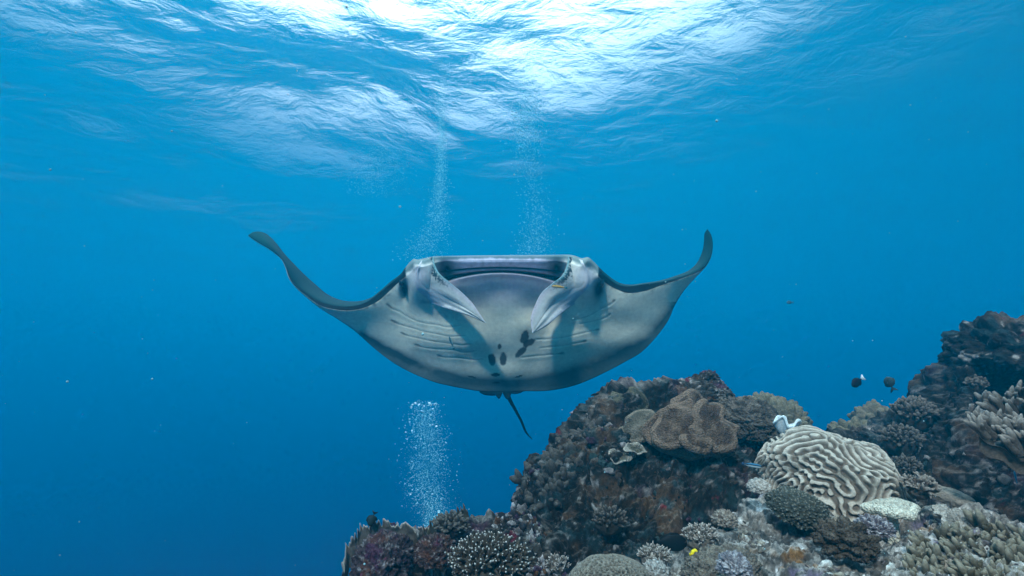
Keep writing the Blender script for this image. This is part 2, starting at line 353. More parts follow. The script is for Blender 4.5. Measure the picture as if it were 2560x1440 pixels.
# mouth colours, with a lip highlight and dark recesses painted in
up = hm*sstep(y_l+1, y_l-1, PY)
jaw = np.ones(PX.shape+(3,))*np.array([.60, .54, .66])*(1+.2*n2)[..., None]
jaw = blend(jaw, (.10, .12, .17), sstep(90, 150, np.abs(PX-1252)))
jaw = blend(jaw, (.07, .07, .11), np.exp(-((PY-y_g)/1.9)**2))
jaw = blend(jaw, (.42, .28, .34), sstep(y_g+1, y_g+2, PY)*sstep(y_b+1, y_b-1, PY))
jaw = blend(jaw, (.03, .03, .05), sstep(y_b-1, y_b+1, PY))
col = col*(1-up[..., None])+jaw*up[..., None]
col = blend(col, (.25, .55, .62), hm*np.exp(-((PY-y_l-1)/1.1)**2)*.8)
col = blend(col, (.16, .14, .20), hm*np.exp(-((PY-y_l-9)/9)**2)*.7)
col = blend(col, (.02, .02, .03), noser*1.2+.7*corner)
# black front margin and the dark back that shows where the wings curl
inb = sstep(2.04, 1.93, ZN+.07*n2)*(np.abs(PX-1255) > 240)
col = blend(col, (.008, .014, .02), inb)
head_top = sstep(2.02, 1.2, ZN+.5*n2)*(np.abs(PX-1255) <= 242)
col = blend(col, (.09, .16, .17), head_top*.85)
dors = (ZN < .92)*(np.abs(PX-1255) > 250)
streak = fbm(np.stack([PX/26, PY/26, PX*0+4], -1), 4)
col = blend(col, (.006, .042, .052), dors*1.0)
rim = (ZN < .10)*(np.abs(PX-1255) > 250); col = blend(col, (.003, .015, .02), rim*.8)
tipc = sstep(700, 655, PX)*(ZN < 1)*(ZN > .12); col = blend(col, (.012, .08, .085), tipc)
# ---- front sheet, then the back closes it
Pf = at_np(PX, PY, DD)
NBK = 26; rb = np.linspace(0, 1, NBK+2)[1:-1][None]
B = PX.shape[1]
bx = lerp(PX[:, -1], PX[:, 0], rb); by = lerp(PY[:, -1], PY[:, 0], rb)
mid = C[:, 12][:, None]*np.sin(rb*math.pi)**.6
# never let the back come in front of the front: take the deepest of the straight line and the front at that height
bd = lerp(DD[:, -1], DD[:, 0], rb)+mid
js = np.abs(np.arange(B)[None, :, None]*0+PY[:, :, None]-by[:, None, :]).argmin(1)
fr = np.take_along_axis(DD, js, 1); bd = np.maximum(bd, fr+C[:, 12][:, None]*.35*np.sin(rb*math.pi)+.004)
Pb = at_np(bx, by, bd)
P = np.concatenate([Pf, Pb], 1); nv = P.shape[1]
cb = np.ones(bx.shape+(3,))*np.array([.02, .045, .05])
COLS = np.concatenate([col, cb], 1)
verts = [P.reshape(-1, 3)]; faces = [grid_faces(NU, nv, wrap_v=True)]; colsl = [COLS.reshape(-1, 3)]; off = NU*nv
# depth of the front of the body at any place, so that the head fins can grow out of it
GXn, GYn = 200, 130; gx0, gy0, gs = 980, 630, 2.75
acc = np.full((GXn, GYn), np.nan); ii = ((PX-gx0)/gs).astype(int); jj = ((PY-gy0)/gs*1.0).astype(int)
ok = (ii >= 0) & (ii < GXn) & (jj >= 0) & (jj < GYn); acc[ii[ok], jj[ok]] = DD[ok]
for _ in range(40):
    nanm = np.isnan(acc)
    if not nanm.any(): break
    pad = np.pad(acc, 1, constant_values=np.nan); nb = np.stack([pad[:-2, 1:-1], pad[2:, 1:-1], pad[1:-1, :-2], pad[1:-1, 2:]])
    with np.errstate(all='ignore'):
        cnt = (~np.isnan(nb)).sum(0); m_ = np.where(cnt > 0, np.nansum(nb, 0)/np.maximum(cnt, 1), np.nan)
    acc = np.where(nanm, m_, acc)
acc = np.where(np.isnan(acc), 3.9, acc)
for _ in range(6):
    pad = np.pad(acc, 1, mode='edge'); acc = (pad[:-2, 1:-1]+pad[2:, 1:-1]+pad[1:-1, :-2]+pad[1:-1, 2:]+acc)/5
def body_depth(x, y):
    u = np.clip((x-gx0)/gs-.5, 0, GXn-1.001); v = np.clip((y-gy0)/gs-.5, 0, GYn-1.001); i = u.astype(int); j = v.astype(int); f = u-i; g = v-j
    return acc[i, j]*(1-f)*(1-g)+acc[i+1, j]*f*(1-g)+acc[i, j+1]*(1-f)*g+acc[i+1, j+1]*f*g
# ---- the two horn-like head fins grow out of the cheeks
def sheet(I, O, dI, dO, bulge, th, side, nu=110, nvv=46):
    global off, PX, PY
    Ic = cr(np.column_stack([I, dI]), nu); Oc = cr(np.column_stack([O, dO]), nu)
    r = np.linspace(0, 1, nvv)[None]
    x = lerp(Ic[:, 0], Oc[:, 0], r); y = lerp(Ic[:, 1], Oc[:, 1], r); d = lerp(Ic[:, 2], Oc[:, 2], r)
    tt_ = np.linspace(0, 1, nu)[:, None]
    d = d-bulge*np.sin(r*math.pi)*(1-.5*tt_)+.010*np.sin(r*22+tt_*4)*(tt_*(1-tt_)*2)*(r > .5)
    fuse = sstep(.30, .80, r+0*tt_)*sstep(.82, .36, tt_)
    d = d*(1-fuse)+(body_depth(x, y)-.009+.03*sstep(.8, 1., r)*(tt_ < .62))*fuse
    thick = th*(1-.75*tt_)*np.sqrt(np.clip(np.sin(np.clip(r, .0, 1)*math.pi), .0, 1))+.003
    Fr = at_np(x, y, d-0*thick); Bk = at_np(x, y, d+thick)[:, ::-1]
    V = np.concatenate([Fr, Bk], 1); verts.append(V.reshape(-1, 3))
    f = grid_faces(nu, 2*nvv, wrap_v=True, off=off)
    faces.append(f); off += V.shape[0]*V.shape[1]
    s2 = fbm(np.stack([x/3, y/3, x*0+2], -1), 3); s3 = fbm(np.stack([x/14, y/14, x*0+6], -1), 3)
    # streaks run along the fin
    s4 = fbm(np.stack([r*14+tt_*0, tt_*2.2+r*0, r*0+tt_*0+1], -1), 3)
    c = np.ones(x.shape+(3,))*np.array([.60, .58, .54])*(1+.12*s4)[..., None]
    def bl(c, k, f): f = np.clip(f, 0, 1)[..., None]; return c*(1-f)+np.array(k)*f
    c = bl(c, (.74, .62, .66), np.exp(-(r/.16)**2)*sstep(.25, .5, tt_))
    c = bl(c, (.66, .60, .66), fuse*.7)
    c = bl(c, (.30, .33, .40), sstep(.74, 1.0, r+.12*s3)*sstep(.2, .45, tt_)*.7)
    c = bl(c, (.55, .40, .45), sstep(.88, 1, r)*sstep(.7, .85, tt_)*.7)
    c = bl(c, (.03, .05, .06), sstep(-.15, .35, s2+.8*np.exp(-((r-.14)/.10)**2)-.35-.5*sstep(.35, .55, tt_))*sstep(.62, .3, tt_)*sstep(.45, .2, r))
    c = bl(c, (.18, .45, .48), np.exp(-(r/.07)**2)*sstep(.75, .3, tt_)*.8)
    c = bl(c, (.05, .06, .09), sstep(.15, .5, s2)*np.exp(-(r/.12)**2)*sstep(.5, .7, tt_)*.6)
    bk = np.ones(x.shape+(3,))*np.array([.07, .10, .13])
    colsl.append(np.concatenate([c, bk], 1).reshape(-1, 3))
sheet([(1083,642),(1088,664),(1100,685),(1122,704),(1150,727),(1178,754),(1198,782),(1214,806)],
      [(1046,654),(1030,690),(1030,722),(1052,747),(1092,763),(1136,777),(1181,793),(1212,807)],
      [3.83,3.81,3.79,3.78,3.78,3.79,3.80,3.82], [3.93,3.90,3.92,3.93,3.86,3.82,3.815,3.825], .014, .05, -1)
sheet([(1421,641),(1416,667),(1404,690),(1380,709),(1354,732),(1338,762),(1327,796),(1330,831)],
      [(1462,652),(1482,690),(1482,722),(1458,748),(1420,770),(1392,793),(1367,815),(1334,833)],
      [3.83,3.81,3.79,3.78,3.78,3.79,3.80,3.82], [3.93,3.90,3.92,3.92,3.85,3.82,3.815,3.825], .014, .05, 1)
# ---- pelvic fins and the stubs beside the tail
def tube(path, rad, n=10, colr=(.1, .1, .1), flat=1.0, m=40):
    global off
    p = cr(np.column_stack([path, rad]), m); X = p[:, :3]; T = np.gradient(X, axis=0); T /= np.linalg.norm(T, axis=1, keepdims=True)
    up_ = np.array([.2, -1, .1]); a = np.cross(T, up_); a /= np.linalg.norm(a, axis=1, keepdims=True); b_ = np.cross(T, a)
    th = np.linspace(0, 2*math.pi, n, endpoint=False)
    V = X[:, None]+p[:, 3][:, None, None]*(np.cos(th)[None, :, None]*a[:, None]+flat*np.sin(th)[None, :, None]*b_[:, None])
    verts.append(V.reshape(-1, 3)); faces.append(grid_faces(m, n, wrap_v=True, off=off)); off += m*n
    colsl.append(np.ones((m*n, 3))*np.array(colr))
def plate(I, O, dI, dO, th, colr):
    global off
    nu, nvv = 40, 16
    Ic = cr(np.column_stack([I, np.full(len(I), dI)]), nu); Oc = cr(np.column_stack([O, np.full(len(O), dO)]), nu); r = np.linspace(0, 1, nvv)[None]
    x = lerp(Ic[:, 0], Oc[:, 0], r); y = lerp(Ic[:, 1], Oc[:, 1], r); d = lerp(Ic[:, 2], Oc[:, 2], r)-.03*np.sin(r*math.pi)
    V = np.concatenate([at_np(x, y, d), at_np(x, y, d+th)[:, ::-1]], 1); verts.append(V.reshape(-1, 3))
    faces.append(grid_faces(nu, 2*nvv, wrap_v=True, off=off)); off += V.shape[0]*V.shape[1]
    r2 = np.concatenate([r, r[:, ::-1]], 1)+np.zeros((nu, 1)); c = np.ones(r2.shape+(3,))*np.array(colr); c[r2 > .93] = (.06, .09, .10)
    colsl.append(c.reshape(-1, 3))
plate([(1196,960),(1215,957),(1235,958),(1252,962)], [(1199,982),(1214,988),(1238,989),(1246,982)], 4.55, 4.62, .03, (.26, .32, .29))
plate([(1262,962),(1280,958),(1298,958),(1311,960)], [(1268,980),(1284,985),(1300,983),(1310,977)], 4.55, 4.62, .03, (.26, .32, .29))
plate([(1238,966),(1244,965),(1250,967),(1255,970)], [(1240,989),(1245,996),(1250,995),(1256,982)], 4.56, 4.60, .04, (.30, .35, .31))
plate([(1254,966),(1262,963),(1272,965),(1278,970)], [(1257,984),(1264,996),(1272,998),(1278,986)], 4.56, 4.60, .04, (.30, .35, .31))
tp = [at(x, y, d) for x, y, d in ((1262,962,4.62),(1272,994,4.66),(1288,1024,4.76),(1303,1052,4.86),(1315,1080,4.94),(1331,1099,5.0))]
tube(np.array(tp), [.03, .018, .013, .011, .009, .003], colr=(.03, .05, .05))
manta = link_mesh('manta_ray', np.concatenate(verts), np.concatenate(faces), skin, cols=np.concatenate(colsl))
me = manta.data; b_ = bmesh.new(); b_.from_mesh(me); bmesh.ops.recalc_face_normals(b_, faces=b_.faces); b_.to_mesh(me); b_.free()
tag(manta, 'large manta ray gliding head-on with raised wings and spotted pale belly', 'manta ray')
# eyes
def blob(name, c, r, m, parent=None, seg=16, sc=(1, 1, 1)):
    b_ = bmesh.new(); bmesh.ops.create_uvsphere(b_, u_segments=seg, v_segments=seg//2+2, radius=1.0)
    for v in b_.verts: v.co = Vector((v.co.x*r*sc[0], v.co.y*r*sc[1], v.co.z*r*sc[2]))
    me_ = bpy.data.meshes.new(name); b_.to_mesh(me_); b_.free(); me_.materials.append(m)
    for p_ in me_.polygons: p_.use_smooth = True
    o = bpy.data.objects.new(name, me_); COL.objects.link(o); o.location = c
    if parent: o.parent = parent
    return o
eym, t, b = mat('eye_dark', .15, .6); b.inputs['Base Color'].default_value = (.012, .014, .02, 1)
blob('eye', at(1004.5, 704, 3.935), .030, eym, manta, sc=(.7, 1, 1.5))
blob('eye', at(1502.5, 704, 3.945), .030, eym, manta, sc=(.7, 1, 1.5))
# ================================================================= THE REEF
def pig_mat(name, rough=.85, nscale=90, lo=.55, hi=1.5, bump=.5, bdist=.01, vor=None, specks=0):
    m, t, b = mat(name, rough, .06)
    ca = t.nodes.new('ShaderNodeVertexColor'); ca.layer_name = 'pigment'
    ge = t.nodes.new('ShaderNodeNewGeometry')
    n = t.nodes.new('ShaderNodeTexNoise'); n.inputs['Scale'].default_value = nscale; n.inputs['Detail'].default_value = 8; n.inputs['Roughness'].default_value = .72
    t.links.new(ge.outputs['Position'], n.inputs['Vector'])
    r = t.nodes.new('ShaderNodeMapRange'); r.inputs['From Min'].default_value = .3; r.inputs['From Max'].default_value = .7; r.inputs['To Min'].default_value = lo; r.inputs['To Max'].default_value = hi
    t.links.new(n.outputs['Fac'], r.inputs['Value'])
    s = t.nodes.new('ShaderNodeVectorMath'); s.operation = 'SCALE'; t.links.new(ca.outputs['Color'], s.inputs[0]); t.links.new(r.outputs[0], s.inputs['Scale'])
    if specks:
        n2 = t.nodes.new('ShaderNodeTexNoise'); n2.inputs['Scale'].default_value = 42; n2.inputs['Detail'].default_value = 10; n2.inputs['Roughness'].default_value = .8; t.links.new(ge.outputs['Position'], n2.inputs['Vector'])
        r2 = t.nodes.new('ShaderNodeMapRange'); r2.inputs['From Min'].default_value = .58; r2.inputs['From Max'].default_value = .66; r2.inputs['To Max'].default_value = specks; t.links.new(n2.outputs['Fac'], r2.inputs['Value'])
        r3 = t.nodes.new('ShaderNodeMapRange'); r3.inputs['From Min'].default_value = .44; r3.inputs['From Max'].default_value = .34; r3.inputs['To Max'].default_value = .85; t.links.new(n2.outputs['Fac'], r3.inputs['Value'])
        m2 = t.nodes.new('ShaderNodeMix'); m2.data_type = 'RGBA'; m2.inputs[7].default_value = (.42, .38, .37, 1); t.links.new(r2.outputs[0], m2.inputs[0]); t.links.new(s.outputs[0], m2.inputs[6])
        m3 = t.nodes.new('ShaderNodeMix'); m3.data_type = 'RGBA'; m3.inputs[7].default_value = (.014, .014, .014, 1); t.links.new(r3.outputs[0], m3.inputs[0]); t.links.new(m2.outputs[2], m3.inputs[6])
        t.links.new(m3.outputs[2], b.inputs['Base Color'])
    else: t.links.new(s.outputs[0], b.inputs['Base Color'])
    h = n.outputs['Fac']
    if vor:
        v = t.nodes.new('ShaderNodeTexVoronoi'); v.inputs['Scale'].default_value = vor; t.links.new(ge.outputs['Position'], v.inputs['Vector']); h = v.outputs['Distance']
    bu = t.nodes.new('ShaderNodeBump'); bu.inputs['Strength'].default_value = bump; bu.inputs['Distance'].default_value = bdist
    t.links.new(h, bu.inputs['Height']); t.links.new(bu.outputs[0], b.inputs['Normal'])
    return m
rock_m = pig_mat('reef_rock', .9, 70, .35, 1.75, .9, .02, specks=.34)
coral_m = pig_mat('coral_skin', .8, 160, .7, 1.3, .5, .006)
polyp_m = pig_mat('polyp_skin', .85, 110, .45, 1.7, .9, .010, vor=120)
def mixc(c, k, f):
    f = np.clip(f, 0, 1)[..., None]; return c*(1-f)+np.array(k)*f
def rock_pigment(p, kind, nz):
    a = fbm(p*3.1+11, 4); b = fbm(p*5.7+23, 4); c_ = fbm(p*9+37, 4); f = fbm(p*26+5, 4); g = fbm(p*14+51, 3)
    if kind == 'dark':  # shade of the steep reef faces is painted in as dark pigment
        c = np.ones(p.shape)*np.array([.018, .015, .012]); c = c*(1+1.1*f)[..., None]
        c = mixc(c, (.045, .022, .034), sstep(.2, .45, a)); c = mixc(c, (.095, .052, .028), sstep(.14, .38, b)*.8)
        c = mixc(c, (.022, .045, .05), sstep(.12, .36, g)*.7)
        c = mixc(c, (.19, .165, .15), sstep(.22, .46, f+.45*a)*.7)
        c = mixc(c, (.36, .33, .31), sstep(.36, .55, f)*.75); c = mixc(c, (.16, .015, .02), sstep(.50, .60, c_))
    elif kind == 'mid':
        c = np.ones(p.shape)*np.array([.055, .045, .036]); c = c*(1+1.1*f)[..., None]
        c = mixc(c, (.075, .032, .052), sstep(.18, .42, a)); c = mixc(c, (.11, .05, .022), sstep(.16, .38, b)*.8)
        c = mixc(c, (.22, .195, .18), sstep(.12, .4, f+.3*c_)*.75); c = mixc(c, (.46, .42, .41), sstep(.34, .55, f)*.85)
        c = mixc(c, (.15, .012, .03), sstep(.40, .52, c_)*.8)
    else:
        c = np.ones(p.shape)*np.array([.19, .165, .145]); c = c*(1+1.0*f)[..., None]
        c = mixc(c, (.52, .48, .44), sstep(.02, .34, f+.3*a)*.85); c = mixc(c, (.075, .065, .06), sstep(.02, .25, b)*.85)
        c = mixc(c, (.15, .115, .20), sstep(.24, .42, c_)*.7); c = mixc(c, (.72, .70, .72), sstep(.25, .48, f)*.9)
        c = mixc(c, (.045, .05, .05), sstep(.08, .34, g)*.85); c = mixc(c, (.14, .03, .07), sstep(.36, .46, a+.2*f)*.8)
        c = mixc(c, (.20, .10, .04), sstep(.38, .5, b))
    # paler where the rock faces up
    c = mixc(c, (.34, .31, .28) if kind != 'pale' else (.58, .54, .50), sstep(.55, 1.0, nz+.5*f)*(.45 if kind == 'pale' else .18))
    return np.clip(c, .004, .85)
def rugged(p, big=.10, mid=.045, fine=.016):
    d1, d2 = worley(p*7.0+.9*fbm(p*5, 2)[..., None]); e1, _ = worley(p*29+.8*fbm(p*14, 2)[..., None], seed=2)
    h = big*fbm(p*2.0, 4)+mid*(np.clip(1-d1*d1*1.3, 0, 1)-.5)*1.5+fine*(np.clip(1-e1*e1, 0, 1)-.5)*1.5+.024*(.5-np.abs(fbm(p*13+9, 4)))*1.2+.022*fbm(p*30, 3)-.16*np.clip(fbm(p*8+3, 3)-.12, 0, 1)+.014*fbm(p*70, 3)
    return h
TER = {}; TERV = {}
def terrain(name, label, C, pw, nx, nvr, kind, big, mid, fine, back=1.1, mat_=None, structure=True):
    C = np.array(C, float); xs = np.linspace(C[0, 0], C[-1, 0], nx)
    ys, ds, yb, db = [np.interp(xs, C[:, 0], C[:, k]) for k in (1, 2, 3, 4)]
    def depth(x, y):
        a, b_, c_, d_ = [np.interp(x, C[:, 0], C[:, k]) for k in (1, 2, 3, 4)]
        v = np.clip((c_-y)/(c_-a), 0, 1); return d_+(b_-d_)*v**pw
    TER[name] = depth
    v = np.linspace(0, 1, nvr)[None]; y = lerp(yb, ys, v); d = db[:, None]+(ds-db)[:, None]*v**pw
    P = at_np(xs[:, None], y, d)
    nb_ = 40; w = np.linspace(0, 1, nb_+1)[1:][None, :, None]
    top = P[:, -1:]; Bk = top+w*np.array([0, back, 0])+np.array([0, 0, -1.3])*w**1.6
    P = np.concatenate([P, Bk], 1); nv = P.shape[1]
    n = normals_of(P.reshape(-1, 3), nx, nv)
    s = np.sign((n*(-P.reshape(-1, 3))).sum(1)); mid_ = np.median(s); n *= mid_ if mid_ != 0 else 1
    for _ in range(2):
        G = n.reshape(nx, nv, 3); k = 4
        G[k:-k] = (G[2*k:]+G[:-2*k]+G[k:-k])/3; n = G.reshape(-1, 3); n /= np.linalg.norm(n, axis=1, keepdims=True)+1e-9
    Q = P.reshape(-1, 3); Q = Q+n*rugged(Q, big, mid, fine)[:, None]
    n2_ = normals_of(Q, nx, nv)*mid_
    col = rock_pigment(Q, kind, n2_[:, 2]); rowi = np.tile(np.arange(nv), nx); TERV[name] = (Q[rowi < nvr+4], n2_[rowi < nvr+4])
    o = link_mesh(name, Q, grid_faces(nx, nv), mat_ or rock_m, cols=col)
    if structure: tag(o, label, kind='structure')
    return o
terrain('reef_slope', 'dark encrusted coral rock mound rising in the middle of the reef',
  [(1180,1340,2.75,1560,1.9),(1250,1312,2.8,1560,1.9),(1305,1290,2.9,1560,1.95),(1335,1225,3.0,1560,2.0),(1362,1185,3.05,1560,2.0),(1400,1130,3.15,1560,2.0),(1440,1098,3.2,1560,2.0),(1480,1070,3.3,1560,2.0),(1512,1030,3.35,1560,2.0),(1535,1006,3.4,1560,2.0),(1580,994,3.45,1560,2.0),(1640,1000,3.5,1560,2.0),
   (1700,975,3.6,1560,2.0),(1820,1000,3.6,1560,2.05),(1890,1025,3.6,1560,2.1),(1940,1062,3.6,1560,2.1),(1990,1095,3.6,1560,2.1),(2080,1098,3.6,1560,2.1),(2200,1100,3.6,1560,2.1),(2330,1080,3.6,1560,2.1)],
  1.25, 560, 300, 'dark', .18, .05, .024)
terrain('reef_ridge', 'low encrusted reef ridge at the left end of the reef',
  [(872,1470,2.35,1580,2.1),(885,1410,2.38,1580,2.0),(915,1355,2.4,1580,1.85),(960,1335,2.42,1580,1.8),(1030,1345,2.45,1580,1.8),(1080,1345,2.5,1580,1.8),(1150,1325,2.5,1580,1.8),(1220,1305,2.55,1580,1.8),(1300,1305,2.6,1580,1.8),(1420,1380,2.5,1580,1.8)],
  1.1, 300, 150, 'mid', .09, .032, .02)
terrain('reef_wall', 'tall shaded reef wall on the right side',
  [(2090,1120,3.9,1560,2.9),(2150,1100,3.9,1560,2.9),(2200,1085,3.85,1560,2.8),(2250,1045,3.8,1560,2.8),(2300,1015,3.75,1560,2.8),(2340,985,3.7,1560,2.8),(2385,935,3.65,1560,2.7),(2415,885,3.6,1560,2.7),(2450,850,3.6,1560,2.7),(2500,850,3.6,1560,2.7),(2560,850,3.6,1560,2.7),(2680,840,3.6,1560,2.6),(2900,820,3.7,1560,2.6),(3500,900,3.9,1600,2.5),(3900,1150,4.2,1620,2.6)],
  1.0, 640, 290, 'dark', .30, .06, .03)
terrain('reef_plateau', 'pale sunlit rubble plateau in the lower right foreground',
  [(1560,1470,1.85,1620,1.45),(1640,1430,1.9,1620,1.4),(1700,1390,2.0,1620,1.35),(1760,1352,2.1,1620,1.3),(1810,1312,2.2,1620,1.25),(1880,1262,2.3,1620,1.2),(1960,1240,2.35,1620,1.2),(2060,1255,2.35,1620,1.15),(2150,1290,2.3,1620,1.13),(2228,1312,2.25,1620,1.12),(2290,1305,2.25,1620,1.11),(2340,1275,2.25,1620,1.1),(2420,1285,2.2,1620,1.08),(2500,1325,2.1,1620,1.05),(2580,1350,2.0,1620,1.0),(2760,1370,1.9,1620,1.0),(3300,1380,2.0,1640,1.0)],
  1.35, 640, 230, 'pale', .045, .030, .014, back=.5)
# ---------------------------------------------------------------- domes of massive coral and boulders
def dome(name, label, cat, x, y, d, rx, ry, rz, fn, colf, m, n=120, tilt=(0, 0), roll=0, group=None, reach=1.15):
    "a rounded colony, its middle at (x, y, d); rx, ry in photo pixels, rz depth radius in metres"
    u = np.linspace(-1, 1, n); U, V = np.meshgrid(u, u, indexing='ij')
    # square to disc
    a = U*np.sqrt(1-V*V/2); b_ = V*np.sqrt(1-U*U/2); r = np.sqrt(a*a+b_*b_)+1e-9; th = r*math.pi/2*reach
    s = np.sin(th)/r; N = np.stack([a*s, b_*s, np.cos(th)], -1)
    px_m = d/FPX; R = np.array([rx*px_m, rz, ry*px_m])
    # pole axis leans up and toward the camera
    up = Vector((math.sin(tilt[0]), -math.sin(tilt[1]), math.cos(tilt[0])*math.cos(tilt[1]))).normalized()
    q = Vector((0, 0, 1)).rotation_difference(up).to_matrix(); Mx = np.array(q)
    Nw = N @ Mx.T
    h, extra = fn(N, Nw)
    P = Nw*R+Nw*h[..., None]
    if roll:
        c, s_ = math.cos(roll), math.sin(roll); P = np.stack([P[..., 0]*c+P[..., 2]*s_, P[..., 1], -P[..., 0]*s_+P[..., 2]*c], -1)
    c = colf(N, h, extra)
    o = link_mesh(name, P, grid_faces(n, n, flip=True), m, cols=c.reshape(-1, 3)); o.location = at(x, y, d)
    return tag(o, label, cat, group)
def labyrinth(n=420, wl=17.0, seed=5, it=14, aniso=0.0):
    rs = np.random.RandomState(seed); f = rs.randn(n, n); k = np.fft.fftfreq(n); KX, KY = np.meshgrid(k, k, indexing='ij'); K = np.hypot(KX, KY)
    B = np.exp(-((K-1/wl)/(.22/wl))**2)
    for _ in range(it):
        f = np.real(np.fft.ifft2(np.fft.fft2(f)*B)); f /= f.std()+1e-9; f = np.tanh(f*1.6)
    f = np.real(np.fft.ifft2(np.fft.fft2(f)*np.exp(-(K*wl*.42)**4))); return f/np.abs(f).max()
LAB = labyrinth()
def lab_at(a, b_, sc=1.0):
    n = LAB.shape[0]; u = (a*sc*.5+.5)*(n-1); v = (b_*sc*.5+.5)*(n-1); i = np.floor(u).astype(int); j = np.floor(v).astype(int); f = u-i; g = v-j
    i0, i1, j0, j1 = i % n, (i+1) % n, j % n, (j+1) % n
    return LAB[i0, j0]*(1-f)*(1-g)+LAB[i1, j0]*f*(1-g)+LAB[i0, j1]*(1-f)*g+LAB[i1, j1]*f*g
def brain_fn(N, Nw):
    th = np.arccos(np.clip(N[..., 2], -1, 1)); r = th/(math.pi/2*1.15); ph = np.arctan2(N[..., 1], N[..., 0])
    w = fbm(N*1.6+3, 3)*.12
    l = lab_at(r*np.cos(ph)+w, r*np.sin(ph)-w, 1.12); l = sstep(-.55, .65, l)
    sept = .5+.5*np.sin(ph*210+r*60)
    low = .040*fbm(N*2.0, 3); hv = .65+.6*(fbm(N*3.3+5, 3)+.5)
    return low+.019*l*hv+.0012*sept*l*(1-l)*4+.0015*fbm(N*45, 2), l
def brain_col(N, h, l):
    c = np.ones(N.shape)*np.array([.13, .10, .078]); c = mixc(c, (.47, .405, .335), l**1.3*.9); c *= (1+.30*fbm(N*9, 3))[..., None]; c = mixc(c, (.10, .085, .065), sstep(.12, .5, fbm(N*2.6+8, 4))*.75)
    return c
def brain_sock(): pass
dome('brain_coral', 'big pale dome of brain coral with winding ridges', 'brain coral', 2078, 1212, 2.42, 168, 122, .26, brain_fn, brain_col, coral_m, n=400, tilt=(-.05, .55), roll=.30)
def rough_fn(a, f1, b_, f2, seed=0):
    def fn(N, Nw):
        d1, _ = worley(N*f1+seed*3.3); h = a*(np.clip(1-d1*d1*1.2, 0, 1)-.5)*1.2+b_*fbm(N*f2+seed, 5)+.006*fbm(N*30+seed, 3); return h, d1
    return fn
def flat_col(c0, c1, sc=7, seed=0):
    def f(N, h, e):
        k = fbm(N*sc+seed, 4); c = mixc(np.ones(N.shape)*np.array(c0), c1, sstep(-.2, .4, k)); return c
    return f
def pits_fn(N, Nw):
    d1, d2 = worley(N*np.array([11, 11, 11])); e = sstep(.34, .08, d2-d1); return .010*e+.006*fbm(N*3, 2), e
def pits_col(N, h, e): return mixc(np.ones(N.shape)*np.array([.06, .05, .042]), (.22, .19, .155), e*.95)
dome('honeycomb_coral', 'domed honeycomb coral cut by the bottom edge of the frame', 'coral', 1528, 1466, 1.62, 98, 62, .11, pits_fn, pits_col, coral_m, n=230, tilt=(0, .7))
def scale_fn(N, Nw):
    d1, d2 = worley(N*10); return .020*(1-d1)-.006*sstep(0, .3, d2-d1)+.01*fbm(N*3, 2), d1
dome('scaly_coral', 'dark green scaly coral mound in front of the brain coral', 'coral', 1992, 1276, 2.05, 70, 44, .09, scale_fn, lambda N, h, e: mixc(np.ones(N.shape)*np.array([.045, .048, .040]), (.20, .195, .165), sstep(.45, .1, e)), coral_m, n=180, tilt=(0, .5), roll=.3)
dome('coral_mound', 'brown rough coral mound right behind the large folded leather coral', 'coral', 1868, 1062, 3.42, 84, 62, .22, rough_fn(.016, 10, .04, 4, 1), flat_col((.06, .048, .038), (.14, .112, .09)), polyp_m, n=200, tilt=(0, .4), roll=.25)
dome('reef_boulder', 'dark encrusted boulder capping the middle reef mound', 'rock', 1742, 992, 3.75, 84, 46, .26, rough_fn(.022, 8, .05, 3, 2), lambda N, h, e: rock_pigment(N*.35+4, 'mid', N[..., 2]*.6), rock_m, n=210, tilt=(0, .2), roll=-.03)
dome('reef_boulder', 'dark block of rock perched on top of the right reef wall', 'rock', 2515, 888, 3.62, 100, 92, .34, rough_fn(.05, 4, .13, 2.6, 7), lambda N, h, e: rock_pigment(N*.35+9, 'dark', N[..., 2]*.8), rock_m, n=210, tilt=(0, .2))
dome('reef_boulder', 'small knob of rock on the crest of the encrusted boulder', 'rock', 1772, 943, 3.7, 20, 13, .06, rough_fn(.02, 5, .02, 4, 5), lambda N, h, e: rock_pigment(N*.2+2, 'mid', N[..., 2]*.6), rock_m, n=70)
for x, y, d, rx, ry, lab_, sd_ in ((1905,1040,5.0,48,46,'hazy olive coral lump just behind the brown coral mound',3), (1952,1062,4.9,58,52,'hazy olive coral lump behind the white curled coral',4), (2192,1068,5.4,46,50,'hazy dark coral head between brain coral and right wall',5), (2150,1096,4.4,58,32,'low brown folded coral behind the right end of the brain coral',6)):
    dome('far_coral', lab_, 'coral', x, y, d, rx, ry, .25, rough_fn(.10, 3.2, .05, 3, sd_), flat_col((.13, .115, .075), (.20, .17, .11), 5, sd_), polyp_m, n=110, tilt=(0, .3), group='hazy coral heads behind the reef crest')
dome('lobed_coral', 'dark brown velvety lobed coral on the pale rubble', 'coral', 2112, 1352, 1.72, 62, 40, .08, rough_fn(.035, 2.6, .012, 4, 8), flat_col((.045, .034, .026), (.09, .07, .055)), polyp_m, n=140, tilt=(0, .6))
dome('velvet_coral', 'low grey brown velvety mound beside the yellow boxfish', 'coral', 1800, 1432, 1.62, 95, 52, .10, rough_fn(.015, 3.2, .012, 6, 9), flat_col((.11, .09, .075), (.18, .15, .12)), polyp_m, n=150, tilt=(.2, .6), roll=-.25)
dome('smooth_coral', 'smooth tan coral mound right of the mushroom coral', 'coral', 2375, 1250, 2.25, 52, 27, .10, rough_fn(.004, 3, .006, 4, 10), flat_col((.17, .145, .12), (.22, .185, .155)), coral_m, n=90, tilt=(0, .5), roll=.35)
